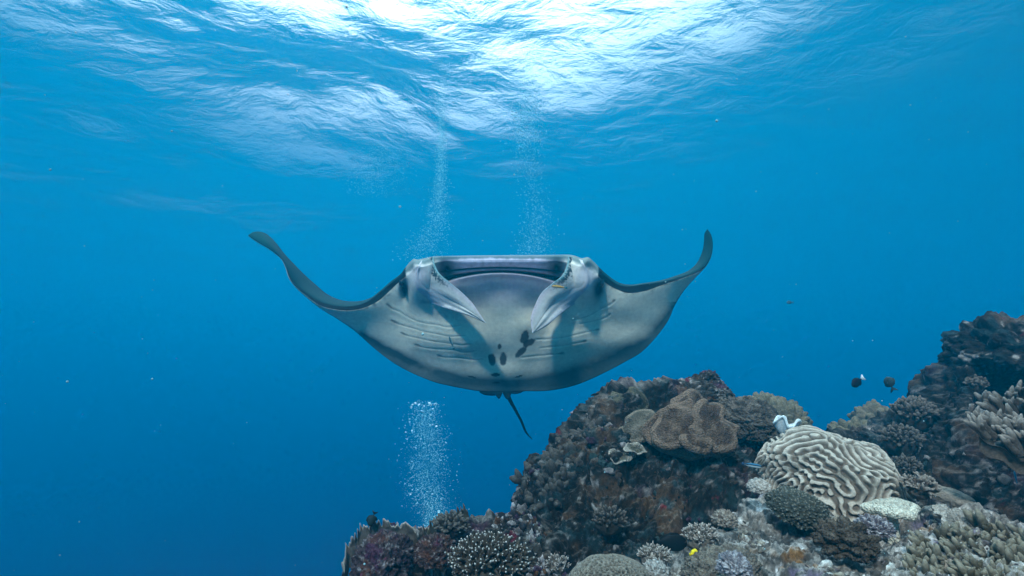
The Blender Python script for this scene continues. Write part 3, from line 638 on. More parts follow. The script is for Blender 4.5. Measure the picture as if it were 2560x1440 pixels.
dome('encrusting_coral', 'rounded brown coral knob at the top edge of the plateau', 'coral', 1812, 1304, 2.1, 26, 24, .05, rough_fn(.014, 5, .008, 5, 11), flat_col((.13, .10, .08), (.30, .26, .22)), coral_m, n=80)
dome('encrusting_coral', 'pale grey pair of fuzzy coral knobs beside the honeycomb coral', 'coral', 1640, 1432, 1.7, 30, 22, .05, rough_fn(.012, 3, .008, 8, 12), flat_col((.26, .24, .22), (.40, .37, .34)), polyp_m, n=80)
dome('encrusting_coral', 'small pale knob at the lower left foot of the brain coral', 'coral', 1898, 1222, 2.15, 24, 22, .05, rough_fn(.01, 4, .008, 8, 13), flat_col((.28, .25, .22), (.45, .41, .37)), coral_m, n=70)
dome('encrusting_coral', 'purple and white crusted lump right of the lobed coral', 'coral', 2185, 1322, 1.75, 36, 26, .06, rough_fn(.016, 5, .012, 6, 14), flat_col((.06, .048, .06), (.32, .30, .31), 12), coral_m, n=90)
dome('encrusting_coral', 'lilac crusted rock lump under the boxfish mound', 'coral', 1835, 1420, 1.45, 34, 30, .05, rough_fn(.014, 5, .01, 6, 15), flat_col((.13, .115, .13), (.36, .34, .35), 9), coral_m, n=90)
dome('encrusting_coral', 'deep violet crusted boulder at the foot of the left ridge', 'coral', 960, 1415, 2.05, 72, 75, .16, rough_fn(.012, 8, .022, 6, 16), lambda N, h, e: mixc(rock_pigment(N*.4+1, 'mid', N[..., 2]*.5), (.07, .022, .05), .3*np.ones(N.shape[:-1])), rock_m, n=190, tilt=(0, .4))
dome('encrusting_coral', 'dark red crusted lump between the left ridge and branching coral', 'coral', 1090, 1385, 2.1, 52, 40, .12, rough_fn(.010, 8, .018, 6, 17), lambda N, h, e: mixc(rock_pigment(N*.4+7, 'mid', N[..., 2]*.5), (.09, .014, .022), .3*np.ones(N.shape[:-1])), rock_m, n=140)
# ---------------------------------------------------------------- soft leather corals: ruffled caps on stalks
def leather(name, label, cat, x, y, d, rx, ry, ruff, lobes, droop, face, c0, c1, th=.02, stalk=None, seed=0, n=(150, 56), dz=None, group=None, m=None):
    nu, nr = n; ph = np.linspace(0, 2*math.pi, nu, endpoint=False)[:, None]; r = np.linspace(0, 1, nr)[None]
    rs = np.random.RandomState(seed+40); a = rs.rand(6)*6.28
    edge = 1+.13*np.sin(2*ph+a[0])+.10*np.sin(3*ph+a[1])+.05*np.sin(lobes*ph+a[2])
    s = d/FPX; W = (rx+ry)/2*s
    phs = ph+.28*np.sin(2*ph+a[3])
    hgt = ruff*W*(r**2.2)*(np.sin(lobes*phs+a[4])+.45*np.sin((2*lobes-1)*phs+a[5]))-droop*W*r**2.4+.10*W*np.exp(-(r/.25)**2)*-1
    rr = r*edge*(1-.12*np.abs(np.sin(lobes*phs+a[4]))*r)
    X = rr*np.cos(ph)*rx*s; Yv = rr*np.sin(ph)*ry*s; Zv = hgt+.006*vnoise(np.stack([X*30, Yv*30, Zero(X)+seed], -1))
    Top = np.stack([X, Yv, Zv], -1)
    # rounded rim and underside
    k = 14; q = np.linspace(0, 1, k)[None]; ang = q*math.pi
    rim = Top[:, -1:, :]; out_ = np.stack([np.cos(ph)*np.ones_like(q), np.sin(ph)*np.ones_like(q), 0*q*ph], -1)
    Rm = rim+out_*(np.sin(ang)*th*.6)[..., None]; Rm[..., 2] -= (1-np.cos(ang))*th*.5
    rb_ = np.linspace(1, .22, 22)[1:][None]
    Un = np.stack([rb_*X[:, -1:], rb_*Yv[:, -1:], np.interp(rb_[0], r[0], np.arange(nr))[None]*0+0*ph], -1)
    idx = np.clip((rb_[0]*(nr-1)).astype(int), 0, nr-1); Un[..., 2] = Zv[:, idx]-th-.25*W*(1-rb_)**1.2
    st = np.linspace(0, 1, 10)[1:][None]; sl = (stalk or .35)*W
    Sk = np.stack([X[:, -1:]*.22*(1+.25*st), Yv[:, -1:]*.22*(1+.25*st), Un[:, -1:, 2]-sl*st*1.6], -1)
    V = np.concatenate([Top, Rm[:, 1:], Un, Sk], 1); nv = V.shape[1]
    # aim: cap normal leans from straight up toward the camera by `face`
    f, l = face; nz = Vector((math.sin(l), -math.sin(f)*math.cos(l), math.cos(f)*math.cos(l))).normalized(); ax = Vector((1, 0, 0)); yv = nz.cross(ax).normalized(); ax = yv.cross(nz)
    M = np.array([[ax.x, yv.x, nz.x], [ax.y, yv.y, nz.y], [ax.z, yv.z, nz.z]])
    Vw = V @ M.T
    kk = fbm(V*18+seed, 4); c = mixc(np.ones(V.shape)*np.array(c0), c1, sstep(-.3, .4, kk))
    rr_ = np.concatenate([r+0*ph, np.ones((nu, k-1)), rb_+0*ph, .2+0*st+0*ph], 1)
    c[:, nr-3:nr+k-1] = np.array(c1)*1.2; c[:, nr+k-1:] = np.array(c1)*1.1
    o = link_mesh(name, Vw, grid_faces(nu, nv, wrap_u=True), m or polyp_m, cols=np.clip(c, 0, .85).reshape(-1, 3)); o.location = at(x, y, d)
    return tag(o, label, cat, group)
def Zero(a): return a*0
leather('leather_coral', 'large brown leather coral with deep folds on the middle mound', 'leather coral', 1742, 1058, 2.92, 98, 90, .20, 4, .12, (1.0, .1), (.070, .043, .030), (.145, .096, .068), th=.05, seed=3, n=(260, 90))
big_ = COL.objects[-1] if False else [o for o in COL.objects if o.name == 'leather_coral'][0]
for (x, y, d, rx, ry, lb, sd_, fc) in ((1688,1062,2.80,52,52,2,31,(1.05,-.3)), (1748,1092,2.74,30,30,3,32,(1.1,.1)), (1790,1060,2.80,56,56,2,33,(1.0,.35)), (1752,1022,2.9,60,40,3,34,(.8,.1))):
    lo = leather('lobe', None, None, x, y, d, rx, ry, .22, lb, .22, fc, (.066, .04, .028), (.14, .092, .065), th=.045, seed=sd_, n=(140, 50)); lo.parent = big_; lo.location = lo.location-big_.location
leather('leather_coral', 'small olive brown leather coral at the mound top, left of the large folded one', 'leather coral', 1602, 1052, 3.0, 50, 40, .22, 3, .35, (.8, -.2), (.075, .062, .045), (.15, .12, .09), th=.035, seed=5, n=(130, 50))
leather('leather_coral', 'dark olive leather coral lump at the upper left of the mound', 'leather coral', 1578, 998, 3.3, 50, 44, .26, 3, .4, (.9, .2), (.05, .045, .03), (.09, .08, .055), th=.03, seed=8, n=(130, 50))
leather('mushroom_coral', 'pale mushroom shaped leather coral on a thick stalk', 'mushroom coral', 2228, 1248, 1.98, 54, 44, .035, 4, .22, (.10, -.06), (.34, .31, .25), (.40, .365, .295), th=.032, stalk=1.0, seed=11, n=(150, 46))
leather('white_curled_coral', 'small white curled coral standing behind the brain coral', 'coral', 1962, 1074, 2.75, 25, 24, -.38, 3, -1.0, (.25, .15), (.40, .42, .41), (.58, .62, .62), th=.016, stalk=.6, seed=14, n=(100, 40), m=coral_m)
leather('plate_coral', 'flat ragged plate coral at the right end of the plateau', 'plate coral', 2425, 1305, 2.0, 82, 62, .10, 5, .02, (.42, .25), (.13, .115, .10), (.26, .23, .20), th=.02, seed=17, n=(140, 46))
for (x, y, d, rx, lab_, sd_) in ((1548,1142,2.82,34,'thin plate coral with a pale rim on the shaded face, left one of two',21), (1588,1120,2.85,30,'thin plate coral with a pale rim on the shaded face, right one of two',22)):
    leather('plate_coral', lab_, 'plate coral', x, y, d, rx, 22, .12, 4, -.05, (.5, .15), (.07, .06, .04), (.24, .21, .175), th=.008, seed=sd_, n=(80, 26), group='thin plate corals on the shaded face')
# ---------------------------------------------------------------- branching corals: every branch a part
def tip_mat(name, base, tip, at_=.72):
    m, t, b = mat(name, .8, .06); tc_ = t.nodes.new('ShaderNodeTexCoord'); sp = t.nodes.new('ShaderNodeSeparateXYZ'); t.links.new(tc_.outputs['Generated'], sp.inputs[0])
    r = t.nodes.new('ShaderNodeMapRange'); r.interpolation_type = 'SMOOTHSTEP'; r.inputs['From Min'].default_value = at_; r.inputs['From Max'].default_value = 1.0; t.links.new(sp.outputs['Z'], r.inputs['Value'])
    ge = t.nodes.new('ShaderNodeNewGeometry'); n = t.nodes.new('ShaderNodeTexNoise'); n.inputs['Scale'].default_value = 120; n.inputs['Detail'].default_value = 5; t.links.new(ge.outputs['Position'], n.inputs['Vector'])
    mx_ = t.nodes.new('ShaderNodeMix'); mx_.data_type = 'RGBA'; mx_.inputs[6].default_value = (*base, 1); mx_.inputs[7].default_value = (*tip, 1); t.links.new(r.outputs[0], mx_.inputs[0])
    r2 = t.nodes.new('ShaderNodeMapRange'); r2.inputs['From Min'].default_value = .3; r2.inputs['From Max'].default_value = .7; r2.inputs['To Min'].default_value = .65; r2.inputs['To Max'].default_value = 1.35; t.links.new(n.outputs['Fac'], r2.inputs['Value'])
    sc = t.nodes.new('ShaderNodeVectorMath'); sc.operation = 'SCALE'; t.links.new(mx_.outputs[2], sc.inputs[0]); t.links.new(r2.outputs[0], sc.inputs['Scale']); t.links.new(sc.outputs[0], b.inputs['Base Color'])
    bu = t.nodes.new('ShaderNodeBump'); bu.inputs['Strength'].default_value = .6; bu.inputs['Distance'].default_value = .004; t.links.new(n.outputs['Fac'], bu.inputs['Height']); t.links.new(bu.outputs[0], b.inputs['Normal'])
    return m
def finger_meshes(name, m, k=6, fork=True, fat=1.0, seed=0):
    out_ = []
    for v in range(k):
        rs = np.random.RandomState(seed*31+v); b_ = bmesh.new()
        def tube_(p0, dr, L, R, rings=7, seg=8, bend=.18):
            pr = None; side = Vector((rs.randn(), rs.randn(), 0)).normalized(); dr = dr.normalized(); X = dr.orthogonal().normalized(); Yv = dr.cross(X)
            for i in range(rings+1):
                f = i/rings; c = p0+dr*L*f+side*bend*L*f*f; rad = R*(1-.25*f)*(1+.10*rs.randn()*.6)
                if i == rings: rad *= .35
                elif i == rings-1: rad *= .80
                ring = [b_.verts.new(c+(X*math.cos(a)+Yv*math.sin(a))*rad) for a in [6.283*j/seg for j in range(seg)]]
                if pr:
                    for j in range(seg): b_.faces.new((pr[j], pr[(j+1) % seg], ring[(j+1) % seg], ring[j]))
                pr = ring
            b_.faces.new(pr)
        tube_(Vector((0, 0, 0)), Vector((0, 0, 1)), 1.0, .17*fat)
        if fork:
            for q in range(rs.randint(1, 4)):
                a = rs.rand()*6.28; h = .25+.4*rs.rand(); tube_(Vector((0, 0, h)), Vector((math.cos(a)*.75, math.sin(a)*.75, .9)), .30+.25*rs.rand(), .11*fat, rings=5, seg=7)
        me_ = bpy.data.meshes.new(name); b_.to_mesh(me_); b_.free(); me_.materials.append(m)
        for p_ in me_.polygons: p_.use_smooth = True
        out_.append(me_)
    return out_
def colony(name, label, cat, origin, spots, meshes, basefn=None, group=None, part='branch', jit=.25, seed=1):
    "spots: (point, direction, length, fatness)"
    rs = np.random.RandomState(seed); e = bpy.data.objects.new(name, None); COL.objects.link(e); e.location = origin; tag(e, label, cat, group)
    for (p, dr, L, fat) in spots:
        dr = (Vector(dr).normalized()+Vector(rs.randn(3)*jit)).normalized()
        o = bpy.data.objects.new(part, meshes[rs.randint(len(meshes))]); COL.objects.link(o); o.parent = e
        M = dr.to_track_quat('Z', 'Y').to_matrix() @ Matrix.Rotation(rs.rand()*6.28, 3, 'Z') @ Matrix.Diagonal((L*fat, L*fat, L))
        o.matrix_local = Matrix.Translation(Vector(p)-Vector(origin)) @ M.to_4x4()
    if basefn: basefn(e)
    return e
def dome_spots(c, R, n, L, fat, squash=(1, 1, .75), up=(0, -.25, 1), cover=1.25, seed=0, lv=.3):
    rs = np.random.RandomState(seed); res = []; upv = Vector(up).normalized(); q = Vector((0, 0, 1)).rotation_difference(upv)
    for i in range(n):
        z = 1-(i+.5)/n*(1-math.cos(cover)); a = i*2.39996+rs.randn()*.15; s = math.sqrt(max(0, 1-z*z)); v = q @ Vector((s*math.cos(a), s*math.sin(a), z))
        p = Vector(c)+Vector((v.x*R*squash[0], v.y*R*squash[1], v.z*R*squash[2]))
        res.append((p, v+upv*.35, L*(1+lv*rs.randn()*.5), fat))
    return res
def base_dome(e, R, col_, squash, m, org):
    b_ = bmesh.new(); bmesh.ops.create_icosphere(b_, subdivisions=4, radius=1.0)
    for v in b_.verts:
        k = 1+.12*mnoise.noise(v.co*3); v.co = Vector((v.co.x*R*squash[0]*k, v.co.y*R*squash[1]*k, v.co.z*R*squash[2]*k))
    me_ = bpy.data.meshes.new('base'); b_.to_mesh(me_); b_.free(); me_.materials.append(m)
    for p_ in me_.polygons: p_.use_smooth = True
    o = bpy.data.objects.new('base', me_); COL.objects.link(o); o.parent = e; o.location = Vector(org)-e.location
def bush(name, label, x, y, d, rpx, n, Lpx, fat, meshes, m, squash=(1, .9, .7), seed=0, up=(0, -.3, 1), group=None, cover=1.3, jit=.2, part='branch'):
    c = at(x, y, d); s = d/FPX; R = rpx*s
    sp_ = dome_spots(c, R*.72, n, Lpx*s, fat, squash, up, cover, seed)
    return colony(name, label, 'branching coral', c, sp_, meshes, lambda e: base_dome(e, R*.80, None, squash, m, c), group, part, jit, seed)
stag_m = tip_mat('staghorn', (.06, .047, .036), (.46, .44, .41), .90); stag = finger_meshes('staghorn_branch', stag_m, 7, True, .78, 1)
table_m = tip_mat('table_finger', (.075, .057, .045), (.22, .185, .16), .6); tabf = finger_meshes('table_finger', table_m, 6, True, 1.05, 2)
olive_m = tip_mat('olive_finger', (.055, .044, .028), (.19, .165, .125), .6); olv = finger_meshes('olive_finger', olive_m, 6, True, 1.0, 3)
knob_m = tip_mat('knob', (.034, .028, .023), (.085, .07, .058), .5); knb = finger_meshes('knob', knob_m, 8, True, 1.5, 4)
pale_m = tip_mat('pale_bush', (.15, .125, .105), (.42, .37, .33), .65); pal = finger_meshes('pale_branch', pale_m, 6, True, .8, 5)
wall_m = tip_mat('wall_bush', (.042, .034, .028), (.13, .108, .09), .6); wal = finger_meshes('wall_branch', wall_m, 6, True, 1.2, 6)
bush('staghorn_coral', 'bushy brown staghorn coral with white tips in the bottom left foreground', 1222, 1432, 1.80, 112, 210, 36, .95, stag, stag_m, (1, .8, .72), 1)
bush('staghorn_coral', 'small pale bushy coral beside the dark surgeonfish', 1750, 1352, 1.95, 44, 85, 19, .95, pal, pale_m, (1, .8, .75), 2)
bush('staghorn_coral', 'small pale bushy coral below the dark surgeonfish', 1636, 1402, 1.85, 40, 80, 19, .95, pal, pale_m, (1, .8, .75), 3)
bush('staghorn_coral', 'dull bushy coral on the shaded face above the honeycomb coral', 1522, 1310, 2.35, 42, 70, 20, .95, wal, wall_m, (1, .7, .8), 4)
bush('branching_coral', 'brown bushy coral on the left shoulder of the right wall', 2285, 1045, 3.55, 52, 120, 22, 1.1, wal, wall_m, (1, .8, .8), 5)
bush('branching_coral', 'brown bushy coral beneath the wall bush, behind the brain coral', 2252, 1110, 3.35, 50, 110, 20, 1.1, wal, wall_m, (1, .8, .8), 6)
bush('branching_coral', 'small tuft of branching coral low on the wall behind the brain coral', 2262, 1180, 2.95, 40, 70, 18, 1.1, wal, wall_m, (1, .8, .8), 7)
bush('branching_coral', 'rust tinged tuft right of the brain coral, behind the mushroom coral', 2300, 1228, 2.15, 36, 60, 22, 1.2, tabf, table_m, (1, .8, .7), 8)
bush('branching_coral', 'little pale green bush on the left flank of the mound', 1322, 1228, 3.05, 16, 34, 12, 1.0, pal, pale_m, (1, .8, .8), 9)
bush('branching_coral', 'grey knobbly colony high on the face of the right wall', 2440, 968, 3.52, 24, 46, 14, 1.4, wal, wall_m, (1, .8, .8), 10)
bush('branching_coral', 'olive bushy clump in front of the left ridge crest', 1128, 1322, 2.35, 46, 90, 20, 1.2, wal, wall_m, (1, .8, .6), 11)
bush('branching_coral', 'pale clump of stubby branches left of the boxfish in the foreground', 1395, 1418, 2.0, 30, 50, 17, 1.0, pal, pale_m, (1, .8, .6), 12)
# knobbly coral draped over the left flank of the mound
rs = np.random.RandomState(9); sp_ = []; D_ = TER['reef_slope']
for k in range(295):
    t_ = rs.rand(); q = rs.rand(); x = 1318+180*t_; top_ = np.interp(x, (1290,1320,1350,1400,1440,1490), (1275,1222,1186,1140,1108,1070)); hh = np.interp(x, (1300,1360,1430,1490), (30,100,110,40)); y = top_+hh*q
    p = at(x, y, D_(x, y)-.06); sp_.append((p, (-.5, -.3, .8), .072*(1+.3*rs.randn()), .9))
colony('knobbly_coral', 'wide dull brown knobbly coral draped over the left flank of the mound', 'coral', at(1395, 1200, 2.85), sp_, knb, part='knob', jit=.4, seed=9)
# table coral reaching in at the right edge
sp_ = []; rs = np.random.RandomState(10)
for k in range(120):
    t_ = rs.rand()**.8; q = rs.rand(); x = 2452+230*t_; ylow = np.interp(x, (2440,2500,2560,2680), (1075,1108,1135,1160)); yup = np.interp(x, (2440,2480,2530,2580,2680), (1062,1030,995,975,950))
    y = ylow+(yup-ylow)*q; d_ = 1.95+.45*q+rs.randn()*.03; sp_.append((at(x, y+8, d_), (-.55-.2*rs.rand(), -.25, .85), .085*(1+.2*rs.randn()), .95))
def tbase(e):
    n = 26; V = []
    for i in range(n):
        for j in range(n):
            t_, q = i/(n-1), j/(n-1); x = 2448+260*t_; yl = np.interp(x, (2440,2500,2560,2700), (1078,1115,1145,1172)); yu = np.interp(x, (2440,2480,2530,2580,2700), (1072,1045,1015,995,970)); yu = yl+(yu-yl)*(1-.75*t_**3); V.append(np.array(at(x, yl+(yu-yl)*q+8+12*math.sin(t_*21)*(1-q)*.5, 1.95+.5*q*(1-.4*t_**2))))
    V = np.array(V); top_ = V; bot = V+np.array([.01, .02, -.045]); m2 = len(V)
    f1 = grid_faces(n, n); f2 = grid_faces(n, n, off=m2, flip=True); ring = [i*n for i in range(n)]+[(n-1)*n+j for j in range(1, n)]+[i*n+n-1 for i in range(n-2, -1, -1)]+[j for j in range(n-2, 0, -1)]
    f3 = np.array([[ring[k], ring[(k+1) % len(ring)], ring[(k+1) % len(ring)]+m2, ring[k]+m2] for k in range(len(ring))])
    o = link_mesh('base', np.concatenate([top_, bot])-np.array(e.location), np.concatenate([f1, f2, f3]), table_m, parent=e)
colony('table_coral', 'stout fingered brown table coral reaching in from the right edge', 'coral', at(2500, 1100, 2.0), sp_, tabf, tbase, jit=.22, seed=10)
# field of olive fingers in the lower right corner
sp_ = []; rs = np.random.RandomState(11); D_ = TER['reef_plateau']
for k in range(260):
    x = 2290+330*rs.rand(); y0 = np.interp(x, (2290,2360,2430,2520,2620), (1395,1352,1338,1345,1360)); y = y0+(1480-y0)*rs.rand()
    d_ = D_(x, y)-.045; L = 60*d_/FPX; sp_.append((at(x, y+12, d_), (-.5, -.35, .8), L*(1+.2*rs.randn()), .92))
colony('finger_coral', 'field of olive brown finger coral in the bottom right corner', 'coral', at(2450, 1400, 1.4), sp_, olv, jit=.2, seed=11)
# ---------------------------------------------------------------- frilled plate along the crest of the left ridge
def frill(name, label, path, hgt, d_, lean, c0, c1, seed, n=160, nv=26, knobs=.25):
    P0 = cr(np.array([(x, y, d) for x, y, d in path], float), n); rs_ = np.random.RandomState(seed)
    B0 = at_np(P0[:, 0], P0[:, 1], P0[:, 2]); v = np.linspace(0, 1, nv)
    T = np.gradient(B0, axis=0); T /= np.linalg.norm(T, axis=1, keepdims=True); upv = np.array([-.15, -.25, 1.0]); upv = upv/np.linalg.norm(upv); side = np.cross(T, upv)
    s_ = np.linspace(0, 1, n); h = hgt*(1+knobs*fbm(np.stack([s_*44, s_*0, s_*0+seed], -1), 3)*2)
    wob = .16*hgt*np.sin(s_*38+2*np.sin(s_*9))
    V = B0[:, None]+upv*(h[:, None]*v[None])[..., None]+side[:, None]*((wob[:, None]*v[None]**1.5)+lean*hgt*v[None]**2)[..., None]
    th = .010*(1-.4*v)[None, :, None]; A_ = V-side[:, None]*th; Bq = (V+side[:, None]*th)[:, ::-1]
    W = np.concatenate([A_, Bq], 1); W = W+.006*vnoise(W*45)[..., None]*side[:, None]
    c = np.ones(W.shape)*np.array(c0)*(1+.4*fbm(W*25, 3))[..., None]; vv = np.concatenate([v, v[::-1]])[None]; c = mixc(c, c1, sstep(.86, 1., vv+0*s_[:, None])*.9)
    return tag(link_mesh(name, W, grid_faces(n, 2*nv, wrap_v=True), coral_m, cols=np.clip(c, 0, .8).reshape(-1, 3)), label, 'coral')
frill('frilled_coral', 'upright frilled brown plate coral crowning the far left of the ridge', [(862,1475,2.25),(868,1430,2.28),(884,1395,2.3),(910,1365,2.32),(945,1345,2.34),(990,1352,2.36),(1045,1362,2.38)], .075, 2.3, .1, (.13, .105, .085), (.36, .31, .26), 3)
frill('frilled_coral', 'lower frilled coral behind the first one, left of the bubble stream foot', [(985,1345,2.45),(1015,1340,2.46),(1050,1345,2.47),(1085,1348,2.48)], .045, 2.4, .1, (.10, .08, .07), (.34, .29, .25), 5, n=90)
frill('frilled_coral', 'dark olive crest coral right of the bubble stream foot', [(1062,1350,2.42),(1090,1335,2.43),(1120,1318,2.44),(1150,1302,2.45),(1172,1298,2.46)], .05, 2.4, .1, (.08, .075, .055), (.17, .155, .12), 7, n=100, knobs=.4)

# ---------------------------------------------------------------- small encrusting growth and rubble: nobody could count it
b_ = bmesh.new(); bmesh.ops.create_icosphere(b_, subdivisions=2, radius=1.0); IC2 = np.array([v.co[:] for v in b_.verts]); IC2F = np.array([[v.index for v in f.verts] for f in b_.faces]); b_.free()
def crust(name, label, ter, n, rlo, rhi, pal, seed, flat=.6, pw=3, xr=None):
    rs = np.random.RandomState(seed); Q, N_ = TERV[ter]; w = (.15+np.clip(fbm(Q*6+seed, 3)+.2, 0, 1))**4
    i = rs.choice(len(Q), n, p=w/w.sum()); P = Q[i]; Nn = N_[i]; R = rlo+(rhi-rlo)*rs.rand(n)**pw
    V = np.repeat(IC2[None], n, 0); ns = vnoise(V*1.9+rs.rand(n, 1, 3)*40)+.5*vnoise(V*4.3+rs.rand(n, 1, 3)*40); V = V*np.clip(1+.75*ns, .25, 2)[..., None]*(.6+.8*rs.rand(n, 1, 3))
    dn = (V*Nn[:, None]).sum(-1, keepdims=True); V = V-(1-flat)*dn*Nn[:, None]
    V = P[:, None]+Nn[:, None]*R[:, None, None]*.15+V*R[:, None, None]
    F = (IC2F[None]+(np.arange(n)*len(IC2))[:, None, None]).reshape(-1, 3)
    pal = np.array(pal); c = pal[rs.randint(len(pal), size=n)][:, None]*(1+.8*ns)[..., None]
    return tag(link_mesh(name, V.reshape(-1, 3), F, rock_m, cols=np.clip(c, .004, .8).reshape(-1, 3)), label, kind='stuff')
crust('coral_rubble', 'broken coral rubble strewn over the pale plateau', 'reef_plateau', 4200, .002, .016, [(.44,.40,.36),(.55,.52,.48),(.20,.17,.14),(.06,.05,.045),(.30,.26,.21),(.10,.08,.08),(.14,.11,.09)], 3)
crust('encrusting_growth', 'small dark and pale growths crusting the middle mound', 'reef_slope', 3600, .004, .022, [(.015,.013,.012),(.03,.024,.02),(.055,.036,.026),(.085,.068,.055),(.03,.05,.05),(.05,.025,.04),(.22,.19,.18),(.016,.018,.02)], 4, flat=.8)
crust('encrusting_growth', 'small growths crusting the right wall', 'reef_wall', 2400, .005, .030, [(.02,.02,.02),(.035,.03,.028),(.06,.045,.035),(.10,.09,.08),(.02,.035,.035),(.24,.22,.2)], 5, flat=.8)
crust('encrusting_growth', 'small purple, pale and brown growths crusting the left ridge', 'reef_ridge', 2000, .003, .016, [(.03,.025,.025),(.06,.03,.05),(.12,.09,.08),(.26,.23,.22),(.10,.045,.02),(.40,.36,.35)], 6, flat=.9)
# ================================================================= FISH
fish_m, t, b = mat('fish_skin', .5, .08); ca = t.nodes.new('ShaderNodeVertexColor'); ca.layer_name = 'pigment'; t.links.new(ca.outputs['Color'], b.inputs['Base Color'])
def fish(name, label, cat, x, y, d, Lpx, hr, wr, yaw, pitch, roll, colf, tail=.22, tailfork=.5, fins=.35, bend=0, prof=None, eye=True, pect=False):
    L = Lpx*d/FPX; n, k = 34, 18; s = np.linspace(0, 1, n); body = 1-tail
    pr = prof or [(0,.02),(.04,.30),(.12,.62),(.28,.95),(.42,1),(.6,.86),(.8,.45),(.93,.20),(1,.17)]
    h = np.interp(s, *zip(*pr)); h = cr(np.array([[a, b_] for a, b_ in pr]), t=np.interp(s, [q[0] for q in pr], np.arange(len(pr))))[:, 1]
    a = np.linspace(0, 2*math.pi, k, endpoint=False); X = .5-s*body
    V = np.stack([np.repeat(X[:, None], k, 1), wr*.5*h[:, None]**.8*np.cos(a), hr*.5*h[:, None]*np.sin(a)], -1)
    vs = [V.reshape(-1, 3)]; fs = [[*f] for f in grid_faces(n, k, wrap_v=True)]; fs += [list(range(k)), list(range(n*k-1, n*k-k-1, -1))]
    off_ = n*k; zone_ = [np.zeros(n*k)]
    def fin(poly, th=.004, z=1):
        nonlocal off_
        P_ = np.array(poly, float); m = len(P_); A1 = np.column_stack([P_[:, 0], np.full(m, th), P_[:, 1]]); A2 = A1*[1, -1, 1]
        vs.append(np.concatenate([A1, A2])); zone_.append(np.full(2*m, z))
        fs.append([off_+i for i in range(m)]); fs.append([off_+m+i for i in range(m-1, -1, -1)])
        for i in range(m): j = (i+1) % m; fs.append([off_+i, off_+m+i, off_+m+j, off_+j])
        off_ += 2*m
    xt = .5-body; th_ = hr*.5*h[-1]; sp = hr*.42
    fin([(xt+.02, th_), (xt-tail*.55, sp*.8), (xt-tail, sp), (xt-tail*(1-.45*tailfork), 0), (xt-tail, -sp), (xt-tail*.55, -sp*.8), (xt+.02, -th_)], z=2)
    hh = lambda q: hr*.5*np.interp(q, s, h)
    if fins:
        fh = hr*fins
        fin([(.5-.22*body, hh(.22)*.9), (.5-.32*body, hh(.32)+fh*.55), (.5-.55*body, hh(.55)+fh*.7), (.5-.80*body, hh(.8)+fh*.8), (.5-.90*body, hh(.9)+fh*.3), (.5-.90*body, hh(.9)*.8), (.5-.55*body, hh(.55)*.8)])
        fin([(.5-.50*body, -hh(.5)*.9), (.5-.62*body, -hh(.62)-fh*.6), (.5-.80*body, -hh(.8)-fh*.8), (.5-.90*body, -hh(.9)-fh*.3), (.5-.90*body, -hh(.9)*.8)])
    Vv = np.concatenate(vs); Z_ = np.concatenate(zone_)
    if pect:
        for sg in (1, -1):
            Q = np.array([[.20, sg*wr*.45, 0], [.02, sg*(wr*.45+.16), -.05], [.06, sg*(wr*.45+.14), .06]]); Q = np.concatenate([Q, Q+[0, 0, .01]])
            Vv = np.concatenate([Vv, Q]); Z_ = np.concatenate([Z_, np.full(6, 3)]); fs += [[off_, off_+1, off_+2], [off_+5, off_+4, off_+3], [off_, off_+3, off_+4, off_+1], [off_+1, off_+4, off_+5, off_+2], [off_+2, off_+5, off_+3, off_]]; off_ += 6
    Vv[:, 1] += bend*np.clip(.3-Vv[:, 0], 0, 1)**2
    c = colf(Vv, Z_)
    o = link_mesh(name, Vv*L, np.array(fs, dtype=object), fish_m, cols=c)
    R = Matrix.Rotation(yaw, 4, 'Z') @ Matrix.Rotation(-pitch, 4, 'Y') @ Matrix.Rotation(roll, 4, 'X'); o.matrix_world = Matrix.Translation(at(x, y, d)) @ R
    if eye:
        for sg in (1, -1): blob('eye', Vector((.5-.11*body, sg*wr*.5*.62, hr*.10))*L, L*.022, eym, o, seg=8)
    return tag(o, label, cat)
PI = math.pi
def plain(c, tailc=None, belly=None):
    def f(V, Z):
        k = np.ones((len(V), 3))*np.array(c)
        if belly is not None: k[(V[:, 2] < 0) & (Z == 0)] = belly
        if tailc is not None: k[Z == 2] = tailc
        return k
    return f
deep = [(0,.05),(.03,.25),(.10,.60),(.25,.92),(.42,1),(.62,.92),(.8,.55),(.92,.2),(1,.16)]
fish('surgeonfish', 'dark surgeonfish hovering against the shaded foot of the mound', 'fish', 1672, 1356, 1.95, 96, .42, .16, 0, -.06, 0, plain((.006, .009, .011)), .18, .4, .16, prof=deep)
fish('damselfish', 'black damselfish with a white tail in open water, left of its companion', 'fish', 2145, 954, 3.2, 40, .50, .18, PI, -.62, 0, plain((.006, .008, .014), (.75, .8, .8)), .22, .3, .18, prof=deep)
fish('damselfish', 'dark damselfish seen from behind in open water beside the right wall', 'fish', 2226, 961, 3.5, 40, .62, .30, PI/2+.5, 1.15, 0, plain((.02, .04, .045)), .28, .9, .20, prof=deep, pect=True, eye=False)
fish('small_fish', 'tiny pale blue fish alone in open water right of the manta', 'fish', 1975, 756, 4.2, 18, .42, .2, PI, 0, 0, plain((.03, .09, .13)), .2, .5, .2, prof=deep, eye=False)
fish('small_fish', 'dark spiky finned fish peeking over the crest of the left ridge', 'fish', 931, 1296, 2.3, 38, .50, .25, PI+.3, -1.2, 0, plain((.02, .035, .035)), .22, .9, .35, prof=deep, eye=False)
def wrasse(back, mid_, bel, tailc):
    def f(V, Z):
        z = V[:, 2]; k = np.ones((len(V), 3))*np.array(mid_); k[z > .035] = back; k[z < -.02] = bel; k[Z == 2] = tailc; return k
    return f
slim = [(0,.1),(.06,.5),(.2,.9),(.4,1),(.65,.9),(.85,.6),(1,.45)]
